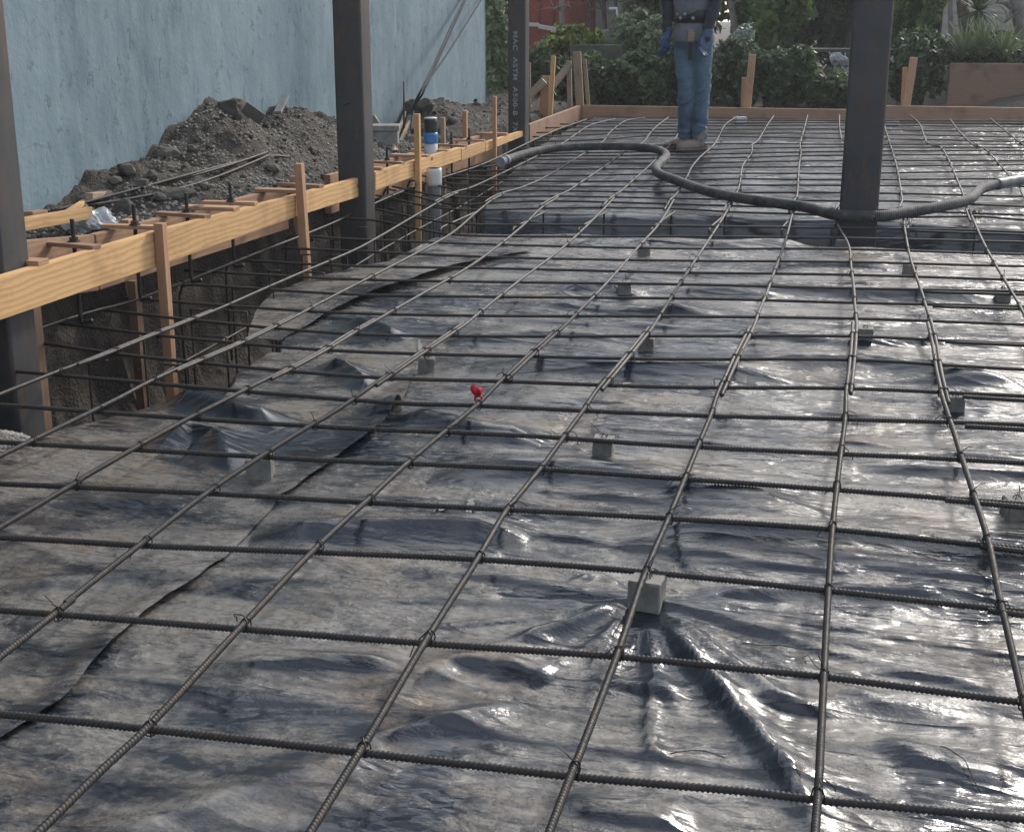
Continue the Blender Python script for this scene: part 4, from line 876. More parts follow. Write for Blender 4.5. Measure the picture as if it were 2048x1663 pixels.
# lumber scraps
def scrap(x0, y0, x1, y1, w, th, mat, label, dz=.02, up=(0, 0, 1), name='lumber_scrap', cat='scrap wood', group='scrap lumber on the soil'):
    a = heap_pt(x0, y0)+[0, 0, dz]; b = heap_pt(x1, y1)+[0, 0, dz]; return tag(plank(name, a, b, w, th, mat, up=up, bev=.003), label, cat, group)
def scrapF(x0, y0, x1, y1, t0, t1, w, th, mat, label, up=(0, 0, 1), name='lumber_scrap', cat='scrap wood', group='scrap lumber on the soil'):
    return tag(plank(name, at_F(x0, y0, t0), at_F(x1, y1, t1), w, th, mat, up=up, bev=.003), label, cat, group)
scrapF(20, 453, 178, 425, .62, .66, .055, .038, M_FIR, 'long yellow scrap board lying behind the form beside the left column')
scrapF(55, 434, 86, 430, .80, .82, .05, .05, M_RED, 'reddish block end just right of the left column')
scrapF(130, 428, 171, 402, .72, .95, .02, .03, M_FIR, 'thin stick leaning on the long yellow scrap board')
scrapF(178, 394, 245, 386, .9, 1.0, .04, .04, M_OLD, 'short tan board on the foot of the heap')
scrapF(440, 350, 460, 348, .75, .72, .045, .05, M_BOARD, 'little tan wood block beside the curved rebars')
scrapF(555, 226, 571, 192, TW-.25, TW-.22, .05, .02, M_GREYB, 'grey board stub sticking up out of the heap against the wall', up=FN, name='board_stub')
scrapF(488, 214, 525, 240, TW-.35, TW-.45, .07, .02, M_ROCK, 'dark flat slab leaning on the heap right of the big rock', name='slab')
scrapF(583, 283, 599, 297, 1.0, .95, .03, .015, M_WHITE, 'small pale broken strip on the heap left of the middle column', name='broken_strip')
scrapF(745, 232, 757, 250, 1.1, 1.05, .04, .02, M_OLD, 'dark slanted stick right of the middle column')
scrapF(795, 268, 812, 222, .7, 1.1, .035, .02, M_OLD, 'slim slanted lath left of the grey plank')
scrapF(800, 285, 818, 245, .6, .8, .03, .02, M_OLD, 'shorter slanted lath by the grey plank\'s foot')
scrapF(798, 258, 800, 224, 1.25, 1.3, .07, .04, M_BLACK, 'short black pipe-like block standing by the wall', name='black_post', up=FN)
scrapF(783, 292, 800, 312, .55, .45, .05, .02, M_RED, 'broken reddish chip between concrete block and form')
scrapF(786, 300, 815, 306, .5, .5, .03, .02, M_WHITE, 'pale plaster chip between the concrete block and the form', name='plaster_chip')
# board stack on far mound
scrapF(878, 196, 937, 207, 1.5, 1.3, .10, .018, M_BOARD, 'tan board lying on the far mound, upper one', up=(0, .6, .8), name='board')
scrapF(915, 203, 966, 231, 1.4, 1.1, .10, .018, M_BOARD, 'tan board sliding off the far mound, lower one', up=(0, .6, .8), name='board')
scrapF(914, 212, 966, 230, 1.02, 1.0, .015, .02, M_YEL, 'bright yellow strip across the tan boards', name='strip')
scrapF(930, 196, 985, 240, 1.2, 1.1, .012, .012, M_OLD, 'thin dark stick over the tan boards')
# concrete block on the ground by column 2
P = at_F(770, 272, .62); root = empty('concrete_block', (P[0], P[1], P[2]-.09), 'grey hollow concrete block balanced beside the middle column', 'concrete block', rz=fa+.25)
b = link('body', boxme(.20, .2, .13, .004, jit=.002), M_CONC, root); b.location = (0, 0, .07)
b = link('cap', boxme(.225, .225, .04, .005, jit=.003), M_CONC, root); b.location = (0, 0, .155)
for k, (a_, lab) in enumerate([((-.05, .04), 'left'), ((.06, -.03), 'right')]):
    q = P+np.array([a_[0], a_[1], 0]); zz = soil_at(*st(q)); o = link('rock', rockme(.07, 60+k, 2, (1, 1, 1.2)), M_ROCK); o.location = (q[0], q[1], (P[2]-.09+zz)/2+.0); o.scale = (1, 1, max(.6, (P[2]-.09-zz)/.13)); tag(o, f'dark stone under the {lab} half of the grey concrete block', 'rock', 'loose rocks in the soil')
# grey plank, thin rod, cables
scrapF(812, 272, 822, 232, .9, 1.0, .06, .02, M_GREYB, 'upright grey plank behind the tall orange stake', up=FN, name='plank')
tube('rebar', [at_F(808, 285, .75), at_F(808, 163, .75)], .0075, M_BAR, n=7); tag(COL.objects[-1], 'single rebar rod standing upright before the blue wall', 'rebar')
for k, (pts, lab) in enumerate([([(928, 0), (898, 62), (870, 125), (840, 186)], 'left dark cable coming down in front of the blue wall'), ([(932, -2), (903, 62), (874, 126), (845, 188)], 'middle dark cable, close beside the left one'), ([(962, 0), (925, 60), (885, 122), (842, 182)], 'right dark cable, slanting more than the other two')]):
    tt_ = [TW-.02+0*(0), TW-.15, TW-.3, TW-.45]; P = [at_F(972-k*3 if False else x, y, TW-.1-.12*i) for i, (x, y) in enumerate(pts)]; e = P[0]+(P[0]-P[1])*.55; e = e+FN*(TW-st(e)[1]-.005); last = at_F(822+k*4, 262, .85); P = [e]+P+[at_F(828, 215, .95), last]
    tube('cable', P, .009, M_CABLE, n=7, step=.05); tag(COL.objects[-1], lab, 'cable', 'cables before the blue wall')
# upright pipe
P = at_F(862, 300, .12); zt_ = at_F(862, 236, .12)[2]; zz0 = -.42; root = empty('drain_pipe', (P[0], P[1], zz0), 'upright drain pipe with black top and blue and white wrapping, through the form', 'pipe')
h = zt_-zz0
def cyl(name, z0, z1, r, mat, par, n=24, r2=None, wob=0):
    zs = np.linspace(z0, z1, 6); th = np.arange(n)*2*np.pi/n; V = [(((r+(r2 or r)-r)*0+r+((r2 or r)-r)*(k/5)+wob*math.sin(3*a+k))*math.cos(a), (r+((r2 or r)-r)*(k/5)+wob*math.sin(3*a+k))*math.sin(a), z) for k, z in enumerate(zs) for a in th]
    F = gridfaces(6, n, True).tolist()+[tuple(range(n))[::-1], tuple(5*n+i for i in range(n))]; return link(name, mesh(V, F), mat, par, True)
cyl('white_sleeve', 0, h-.13, .048, M_WHITE, root); cyl('blue_band', h-.175, h-.10, .051, M_BLUE, root, wob=.002); cyl('black_top', h-.12, h, .046, M_BLACK, root); cyl('rim', h-.004, h+.004, .047, M_WHITE, root); cyl('cuff', h-.27, h-.26, .051, M_BLACK, root)
P = at_F(868, 345, -.07); root = empty('drain_pipe', (P[0], P[1], -.42), 'white pipe stub below the form board, in the trench', 'pipe'); zt_ = P[2]+.03
cyl('barrel', 0, zt_+.42, .045, M_GREYB, root); cyl('collar', zt_+.30, zt_+.42, .052, M_WHITE, root)
# curved rebars on the heap
for k, (pts, lab) in enumerate([([(105, 437), (200, 410), (300, 385), (390, 362), (460, 335), (537, 318), (560, 317), (580, 326)], 'long bowed rebar lying on the heap, curling at its right end'), ([(240, 398), (330, 380), (420, 360), (480, 338), (536, 316)], 'middle bowed rebar lying on the heap'), ([(180, 425), (300, 402), (375, 400), (430, 372), (505, 334), (540, 322)], 'lower bowed rebar lying on the heap')]):
    P = [heap_pt(x, y)+[0, 0, .035] for x, y in pts]; P = np.array(P)
    # keep them springy: smooth depth
    for _ in range(3): P[1:-1] = .5*P[1:-1]+.25*(P[:-2]+P[2:])
    tube('rebar', P, .008, M_BAR, n=7, step=.05); tag(COL.objects[-1], lab, 'rebar', 'bowed rebars lying on the soil heap')
# white bag
P = heap_pt(186, 452); bm = bmesh.new(); bmesh.ops.create_icosphere(bm, subdivisions=5, radius=1)
V = np.array([v.co[:] for v in bm.verts]); n_ = fbm(V[:, 0]*2.5+V[:, 2], V[:, 1]*2.5-V[:, 2], 4, 141, .6); V = V*(1+.5*n_[:, None])*np.array([.11, .08, .055])
for v, c_ in zip(bm.verts, V): v.co = c_
me = bpy.data.meshes.new('plastic_bag'); bm.to_mesh(me); bm.free(); o = link('plastic_bag', me, M_WHITE, smooth=False); o.location = P+[0, 0, .02]; o.rotation_euler = (0, 0, fa+.3); tag(o, 'crumpled white plastic bag on the soil behind the near bolts', 'plastic bag')

# ------------------------------------------------------------------ far forms
cz = lambda x, y: at_Y(x, y, FARY)
pL = at_Y(1165, 211, FARY)
def farboard(x0, x1, label):
    a = at_Y(x0, 222, FARY); b = at_Y(x1, 222, FARY); zt = at_Y(x0, 210.5, FARY)[2]; zb = at_Y(x0, 238, FARY)[2]
    a[2] = b[2] = (zt+zb)/2; a[1] = b[1] = FARY+.019; return tag(plank('form_board', a, b, zt-zb, .038, M_BACK), label, 'form board', 'boards of the far form')
farboard(1165, 1712, 'orange brown form board along the far side, left of the right column'); farboard(1714, 2300, 'orange brown form board along the far side, right of the right column')
a = at_F(1060, 265, -.0); b = np.array([at_Y(1165, 211, FARY)[0]-.02, FARY, 0]); zt0 = at_F(1060, 249)[2]; zt1 = at_Y(1165, 211, FARY)[2]
c = (a+b)/2; d = b-a; 
bm = bmesh.new(); vs = []; nn = np.array([-d[1], d[0], 0]); nn = nn/np.linalg.norm(nn)*.038
for q, zt_, zb_ in ((a, zt0, zt0-.16), (b, zt1, zt1-.16)):
    for off in (0, 1): vs += [bm.verts.new(tuple(np.array([q[0]+nn[0]*off, q[1]+nn[1]*off, zb_]))), bm.verts.new((q[0]+nn[0]*off, q[1]+nn[1]*off, zt_))]
for f in ((0, 4, 5, 1), (2, 3, 7, 6), (1, 5, 7, 3), (0, 2, 6, 4), (0, 1, 3, 2), (4, 6, 7, 5)): bm.faces.new([vs[i] for i in f])
bmesh.ops.recalc_face_normals(bm, faces=bm.faces); bmesh.ops.bevel(bm, geom=bm.edges[:], offset=.003, segments=2, affect='EDGES'); me = bpy.data.meshes.new('form_board'); bm.to_mesh(me); bm.free()
tag(link('form_board', me, M_BACK), 'slanting form board from the stencilled column to the far corner', 'form board', 'boards of the far form')
def fst_(x0, y0, x1, y1, dY, w, th, label, mat=M_RED, cat='stake', name='stake', z0=None, dY1=None, group=gS):
    a = at_Y(x0, y0, FARY+dY); b = at_Y(x1, y1, FARY+(dY1 if dY1 is not None else dY))
    if z0 is not None: a = a+(a-b)/(np.linalg.norm(a-b))*z0
    o = plank(name, a, b, w, th, mat, up=(1, 0, 0)); return tag(o, label, cat, group)
fst_(1495, 210, 1505, 109, .08, .075, .036, 'tall wooden stake behind the far form, between worker and right column', M_RED, z0=.25)
fst_(1486, 212, 1488, 155, .13, .045, .036, 'short stub beside the tall stake behind the far form', M_RED, z0=.2)
fst_(1813, 212, 1828, 115, .08, .08, .036, 'tall wooden stake behind the far form, right of the big column', M_RED, z0=.25)
fst_(1806, 210, 1810, 135, .16, .05, .036, 'stub behind the tall stake right of the big column', M_RED, z0=.2)
fst_(1160, 212, 1154, 103, .08, .085, .04, 'broad pale stake at the far left corner of the forms', M_OLD, z0=.3)
fst_(1177, 212, 1169, 118, .35, .04, .036, 'thin stake just right of the broad corner stake', M_OLD, z0=.3)
fst_(1140, 225, 1138, 122, -.2, .05, .036, 'upright that carries the diagonal brace at the far corner', M_OLD, z0=.2)
fst_(1100, 240, 1107, 112, -.9, .045, .036, 'tall orange stake in front of the diagonal braces', M_FIR, z0=.25)
fst_(1088, 240, 1091, 152, -.7, .09, .036, 'wide short stake behind the tall orange one', M_RED, z0=.25)
fst_(1062, 228, 1140, 128, -.6, .07, .036, 'long diagonal brace rising to the far corner', M_OLD, dY1=-.2, name='brace', cat='wooden brace', group='diagonal braces at the far corner')
fst_(1058, 192, 1092, 158, -.8, .08, .036, 'short diagonal brace behind the stencilled column', M_OLD, dY1=-.75, name='brace', cat='wooden brace', group='diagonal braces at the far corner')
fst_(1059, 215, 1058, 125, -.5, .03, .03, 'thin pale stake directly right of the stencilled column', M_OLD, z0=.2)
fst_(1084, 158, 1095, 170, -.95, .012, .012, 'pale metal peg crossing the short diagonal brace', M_ALU, name='peg', cat='metal peg', group='metal pegs at the far corner')
fst_(1107, 183, 1112, 191, -.95, .012, .012, 'pale metal peg low beside the tall orange stake', M_ALU, name='peg', cat='metal peg', group='metal pegs at the far corner')
# plywood panel far right
a = at_Y(1898, 165, FARY+1.1); b = at_Y(2300, 163, FARY+1.1); zt_ = at_Y(1898, 126, FARY+1.1)[2]; a[2] = b[2] = (zt_+.1)/2
tag(plank('plywood_panel', a, b, zt_-.1, .018, M_PLY), 'wide orange plywood panel standing behind the far form on the right', 'plywood panel')

# ------------------------------------------------------------------ hose
hp = [(1012, 320), (1035, 312), (1056, 306), (1095, 298), (1154, 293.5), (1232, 292.5), (1280, 295), (1309, 298), (1327, 304), (1333, 312.5), (1321, 325), (1311, 337), (1321, 349), (1348, 359), (1397, 377), (1446, 390), (1514, 401), (1592, 411), (1670, 421), (1706, 425), (1765, 426.5), (1824, 423), (1882, 413), (1928, 403), (1947, 393), (1956, 382), (1980, 372), (2019, 364.5), (2048, 360), (2140, 352), (2300, 350)]
HR = .0315
P = catmull(np.array([at_pad(x, y, GH+.013+HR) for x, y in hp]), .02)
# keep clear of the big column
d = P[:, :2]-c4[:2]; m = (np.abs(d[:, 0]) < .2) & (P[:, 1] > c4[1]-.106-HR-.005) & (P[:, 1] < c4[1]+.3); P[m, 1] = c4[1]-.106-HR-.008
for _ in range(20): P[1:-1] = .5*P[1:-1]+.25*(P[:-2]+P[2:])
root = empty('hose', tuple(P[0]), 'thick black concrete pump hose snaking over the rebar past the worker\'s boots', 'hose')
V, F = tubeVF(P, HR*(1+.015*fbm(np.arange(len(P))*.13, np.arange(len(P))*0, 3, 5)), 20, True); V, F = tri_fix(V-P[0], F); link('rubber_hose', mesh(V, F), M_HOSE, root, True)
e = (P[0]-P[4]); e /= np.linalg.norm(e)
Q = np.array([P[0]+e*k for k in (-.02, .0, .03, .031, .10, .101, .13)]); V, F = tubeVF(Q, [HR+.004, HR+.006, HR+.006, HR-.002, HR-.002, HR+.005, HR+.005], 20, True); V, F = tri_fix(V-P[0], F); link('end_coupling', mesh(V, F), M_GREYB, root, False)
ic = int(np.argmin(np.linalg.norm(P[:, :2]-at_pad(1948, 392)[:2], axis=1))); Q = P[ic-9:ic+9]; V, F = tubeVF(Q, HR+.0035+.002*np.sin(np.arange(len(Q))*1.1), 20, True); V, F = tri_fix(V-P[0], F); link('tape_wrap', mesh(V, F), M_TAPE, root, True)

# ------------------------------------------------------------------ background: foliage, trunks, buildings
def leafmat(name, a, b, c, tr=.25, hl=None):
    M = Mat(name); g = M.t.nodes.new('ShaderNodeNewGeometry'); ri = g.outputs['Random Per Island']
    n = M.noise(1.6, 4, .6); col = M.mix(M.ramp(n, [(.38, 0.), (.62, 1.)]), a, b); col = M.mix(M.ramp(ri, [(.55, 0.), (.95, 1.)]), col, c)
    if hl: col = M.mix(M.ramp(ri, [(.0, 1.), (.07, 0.)]), col, hl)
    M.set(col, .45, spec=.4)
    t = M.t.nodes.new('ShaderNodeBsdfTranslucent'); M.L(col, t.inputs['Color']); mx = M.t.nodes.new('ShaderNodeMixShader'); mx.inputs[0].default_value = tr
    M.L(M.b.outputs[0], mx.inputs[1]); M.L(t.outputs[0], mx.inputs[2]); M.L(mx.outputs[0], M.t.nodes['Material Output'].inputs['Surface']); return M.m
M_IVY = leafmat('ivy_leaf', (.035, .062, .032), (.06, .098, .045), (.12, .18, .065), .4, (.20, .24, .16))
M_LEAF = leafmat('tree_leaf', (.095, .16, .04), (.16, .23, .055), (.19, .28, .07), .4)
M_YELL = leafmat('yellow_leaf', (.08, .12, .025), (.13, .17, .03), (.42, .42, .07), .3, (.6, .55, .2))
M_SAGE = leafmat('sage_leaf', (.13, .18, .085), (.20, .24, .12), (.21, .25, .14))
M_BARK = mk('bark', (.10, .085, .07), .95, 0, 14, .45, .01, 22)
M_PALEBARK = mk('pale_bark', (.24, .22, .19), .95, 0, 10, .4, .012, 16)
def leaves(pts, nrm, size, aspect=.55, curl=.25):
    n = len(pts); d = RNG.normal(size=(n, 3)); d -= nrm*np.sum(d*nrm, 1)[:, None]; d /= np.linalg.norm(d, axis=1)[:, None]+1e-9; b = np.cross(nrm, d)
    s = size*(.6+.8*RNG.random(n))[:, None]; w = s*aspect
    V = np.stack([pts-d*s*.5, pts+b*w*.5-nrm*s*curl*.4, pts+d*s*.55-nrm*s*curl, pts-b*w*.5-nrm*s*curl*.4], 1)
    F = np.arange(n*4).reshape(n, 4); F = np.vstack([F[:, [0, 1, 2]], F[:, [0, 2, 3]]]); return V.reshape(-1, 3), F
def crown(c, r, n, size, seed, shell=.55, flat=.0, hole=.0):
    c = np.array(c); r = np.array(r); u = RNG.normal(size=(n*2, 3)); u /= np.linalg.norm(u, axis=1)[:, None]
    q = u*(shell+(1-shell)*RNG.random((len(u), 1))**.6)
    k = 1+.38*fbm(u[:, 0]*2.2+seed, u[:, 2]*2.2+u[:, 1]*1.7, 4, seed); q = q*k[:, None]
    h = fbm(q[:, 0]*3.1+seed*3, q[:, 2]*3.1+q[:, 1]*2.3, 3, seed+40); m = h > -.16+hole; q = q[m][:n]; uu = u[m][:n]
    nr = uu*.6+RNG.normal(size=q.shape)*.6+[0, 0, .45]; nr /= np.linalg.norm(nr, axis=1)[:, None]
    return leaves(c+q*r, nr, size)
def limbs(base, tips, r0, mat, name, parent, seed=0):
    mb = MB(); rr = random.Random(seed)
    top = np.mean(tips, 0)*.45+np.array(base)*.55; V, F = tubeVF(catmull(np.array([base, (np.array(base)+top)/2+[rr.uniform(-.05, .05), 0, 0], top]), .12), np.linspace(r0, r0*.7, len(catmull(np.array([base, (np.array(base)+top)/2, top]), .12))) if False else r0*.85, 9); mb.add(V, F)
    for t in tips:
        m = (top+np.array(t))/2+np.array([rr.uniform(-.12, .12), rr.uniform(-.12, .12), .05]); P = catmull(np.array([top-[0, 0, .05], m, t]), .1); V, F = tubeVF(P, np.linspace(r0*.6, r0*.12, len(P)), 6); mb.add(V, F)
    return mb.build(name, mat, parent, True)
def plant(name, x0, x1, yt, yb, dY, depth, n, size, mat, label, cat, group=None, trunk=True, zb=None, shell=.5, hole=0., seed=None):
    Y = FARY+dY; a = at_Y(x0, yb, Y); b = at_Y(x1, yt, Y); zg = zb if zb is not None else .32
    cx = (a[0]+b[0])/2; rx = abs(b[0]-a[0])/2; zlo, zhi = a[2], b[2]; cz_ = (zlo+zhi)/2; rz = (zhi-zlo)/2
    root = empty(name, (cx, Y, zg), label, cat, group); sd = seed if seed is not None else int(x0) % 97
    V, F = crown((0, 0, cz_-zg), (rx, depth, rz), n, size, sd, shell, hole=hole); link('foliage', mesh(V, F), mat, root)
    if trunk:
        tips = [np.array([rx*.6*math.cos(k*1.3), depth*.5*math.sin(k*1.3), cz_-zg+rz*.45*math.sin(k*2.1+.6)]) for k in range(7)]
        limbs(np.array([0, 0, -.1]), tips, .02+.03*rx, M_BARK, 'trunk', root, sd)
    return root
gI = 'ivy bushes behind the far form'
plant('ivy_bush', 1045, 1140, 92, 226, 1.3, .35, 2600, .075, M_IVY, 'dark ivy bush behind the diagonal braces at the far corner', 'bush', gI)
plant('ivy_bush', 1120, 1235, 100, 226, 1.6, .4, 3600, .075, M_IVY, 'dark ivy bush right behind the broad corner stake', 'bush', gI)
plant('ivy_bush', 1215, 1330, 96, 226, 1.5, .4, 3600, .075, M_IVY, 'dark ivy bush to the left of the worker', 'bush', gI)
plant('ivy_bush', 1310, 1440, 60, 226, 1.9, .45, 4200, .075, M_IVY, 'dark ivy bush directly behind the worker\'s legs', 'bush', gI)
plant('ivy_bush', 1415, 1530, 70, 226, 1.5, .4, 3600, .075, M_IVY, 'dark ivy bush behind the tall far stake', 'bush', gI)
plant('ivy_bush', 1510, 1640, 84, 226, 1.6, .4, 4000, .075, M_IVY, 'dark ivy bush between the far stake and the table', 'bush', gI)
plant('ivy_bush', 1600, 1740, 142, 226, 1.3, .35, 2600, .08, M_IVY, 'low ivy bush in front of the table', 'bush', gI)
plant('ivy_bush', 1770, 1905, 60, 214, 1.9, .4, 3600, .08, M_IVY, 'dark ivy bush between the big column and the plywood panel', 'bush', gI)
plant('ivy_bush', 1890, 2080, 60, 150, 2.4, .4, 3000, .08, M_IVY, 'dark bush looking over the plywood panel', 'bush', gI)
plant('climbing_plant', 968, 1030, -60, 215, .8, .35, 3800, .085, M_SAGE, 'green climbing plant between the blue wall and the stencilled column', 'climbing plant')
plant('yellow_shrub', 1082, 1208, 46, 118, 2.6, .4, 2600, .07, M_YELL, 'shrub with bright yellow-green leaves in front of the red building', 'shrub')
plant('sage_shrub', 1215, 1345, 10, 140, 2.9, .5, 4200, .07, M_SAGE, 'pale sage-green shrub above the ivy, left of the worker', 'shrub')
gT = 'leafy trees behind the ivy'
plant('leafy_tree', 1235, 1400, -190, 80, 4.2, .9, 7000, .10, M_SAGE, 'leafy tree rising behind the sage shrub and the worker', 'tree', gT, hole=.04)
plant('leafy_tree', 1420, 1660, -210, 104, 4.0, 1.0, 9000, .10, M_LEAF, 'bright green leafy tree between the worker and the right column', 'tree', gT, hole=.02)
plant('leafy_tree', 1750, 1900, -180, 78, 4.6, .9, 6000, .10, M_LEAF, 'leafy tree right of the big column', 'tree', gT, hole=.05)
plant('leafy_tree', 1620, 1790, -200, 30, 6.2, .8, 5000, .10, M_IVY, 'dark leafy tree hidden mostly by the big column', 'tree', gT, hole=.05)
gB2 = 'tree row closing the view'
for k, (x0, x1, lab) in enumerate([(820, 1080, 'distant dark tree behind the blue wall\'s end'), (1240, 1480, 'distant dark tree behind the worker'), (1440, 1700, 'distant dark tree behind the bright green tree'), (1660, 1930, 'distant dark tree far behind the big column'), (1560, 1800, 'distant dark tree left of the big column')]):
    plant('distant_tree', x0, x1, -260, 130, 9.5, 1.6, 5200, .17, M_IVY, lab, 'tree', gB2, zb=.3, shell=.3)
def trunk(x0, y0, x1, y1, dY, r, mat, label, tips=()):
    Y = FARY+dY; a = at_Y(x0, y0, Y); b = at_Y(x1, y1, Y); a0 = a+(a-b)/np.linalg.norm(a-b)*max(0, (a[2]-.2)); a0[1] = Y
    root = empty('bare_tree', tuple(a0), label, 'tree', 'bare trunks among the bushes'); P = catmull(np.array([a0, a0*.5+b*.5+[r*.6, 0, 0], b, b+(b-a0)*.35+[.1, 0, 0]]), .08)
    V, F = tubeVF(P-a0, np.linspace(r*1.15, r*.7, len(P))*(1+.1*fbm(np.arange(len(P))*.4, np.zeros(len(P)), 3, 9)), 12); V, F = tri_fix(V, F); link('trunk', mesh(V, F), mat, root, True)
    mb = MB()
    for sx, sy, ex, ey in tips:
        p = at_Y(sx, sy, Y)-a0; q = at_Y(ex, ey, Y-.2)-a0; Pp = catmull(np.array([p, (p+q)/2+[0, .05, .06], q]), .05); V, F = tubeVF(Pp, np.linspace(r*.4, r*.1, len(Pp)), 6); mb.add(V, F)
        for _ in range(3):
            s0 = Pp[random.randrange(len(Pp)//2, len(Pp))]; e0 = s0+np.array([random.uniform(-.25, .25), random.uniform(-.2, .2), random.uniform(-.05, .3)]); Pt = catmull(np.array([s0, (s0+e0)/2+[.03, 0, .02], e0]), .05); V, F = tubeVF(Pt, np.linspace(r*.15, .003, len(Pt)), 5); mb.add(V, F)
    if mb.n: mb.build('branches', mat, root, True)
trunk(1208, 78, 1207, -20, 3.6, .035, M_BARK, 'slim dark bare trunk above the yellow shrub', [(1207, 10, 1150, -5), (1207, 20, 1170, 30), (1207, 5, 1232, 6), (1207, 30, 1190, 5)])
trunk(1180, 60, 1181, -20, 4.4, .02, M_BARK, 'very thin bare trunk in front of the grey building', [(1180, 30, 1195, 6), (1180, 20, 1160, 10), (1180, 8, 1198, 3)])
trunk(1236, 76, 1230, -20, 3.5, .028, M_BARK, 'dark leaning trunk beside the white pipe', [(1231, 10, 1220, -8), (1232, 5, 1244, -8)])
trunk(1122, 70, 1124, -20, 3.9, .04, M_PALEBARK, 'pale brown trunk at the edge of the red building', [(1123, 30, 1141, 14), (1123, 25, 1106, 20)])
trunk(1897, 130, 1902, -20, 3.1, .035, M_PALEBARK, 'narrow grey trunk above the plywood panel\'s left end', [])
trunk(1926, 130, 1924, -20, 3.3, .08, M_BARK, 'dark brown trunk beside the spiky palm', [])
trunk(2040, 135, 2034, -20, 2.9, .105, M_PALEBARK, 'thick pale trunk at the right edge of the photo', [(2035, 30, 1990, 5), (2036, 40, 2010, 45)])
trunk(1466, 60, 1462, -20, 3.4, .05, M_PALEBARK, 'pale trunk just right of the worker\'s shoulder', [(1463, 20, 1480, 5)])
# spiky palm and strap leaves
def straps(name, c, n, ln, w, mat, label, cat, droop=.9, zb=None, upb=.2):
    root = empty(name, tuple(c), label, cat); mb = MB(); rr = random.Random(int(c[0]*100))
    for i in range(n):
        a = rr.uniform(0, 6.28); el = rr.uniform(upb, 1.35); d = np.array([math.cos(a)*math.cos(el), math.sin(a)*math.cos(el), math.sin(el)]); p = np.zeros(3); Pp = [p]
        l = ln*rr.uniform(.7, 1.1)
        for k in range(6): p = p+d*l/6; d = d+[0, 0, -droop*.16*(k+1)/3]; d = d/np.linalg.norm(d); Pp.append(p)
        Pp = np.array(Pp); side = np.array([-math.sin(a), math.cos(a), 0]); wv = (w*np.array([.6, 1, 1, .9, .7, .4, .05]))[:, None]
        V = np.vstack([Pp-side*wv, Pp+side*wv]); mb.add(V, [(j, j+1, j+8, j+7) for j in range(6)])
    mb.build('leaves', mat, root); return root
c = at_Y(1957, 22, FARY+2.6); r_ = straps('spiky_palm', c, 130, .42, .011, M_IVY, 'spiky palm head with thin radiating leaves before the white building', 'palm', .7, upb=-.5)
P = np.array([[0, 0, -(c[2]-.3)], [.02, 0, -(c[2]-.3)/2], [0, 0, 0]]); V, F = tubeVF(catmull(P, .1), .045, 9); V, F = tri_fix(V, F); link('stem', mesh(V, F), M_BARK, r_, True)
for k, (x, y) in enumerate([(1925, 118), (1965, 115), (2005, 118)]):
    c = at_Y(x, y, FARY+1.9); straps('strap_plant', c, 70, .5, .012, M_SAGE, f'clump of long strap leaves over the plywood panel, {["left","middle","right"][k]} one', 'plant', .9, upb=.4)
c = at_Y(1490, 66, FARY+1.3); V, F = crown((0, 0, 0), (.13, .1, .12), 260, .05, 3, .2); o = link('flower_cluster', mesh(V, F), M_PALE if False else mk('pale_blossom', (.33, .40, .32), .6, 0, 20, .3, 0), None); o.location = c; tag(o, 'pale grey-green blossom cluster above the tall far stake', 'blossom')
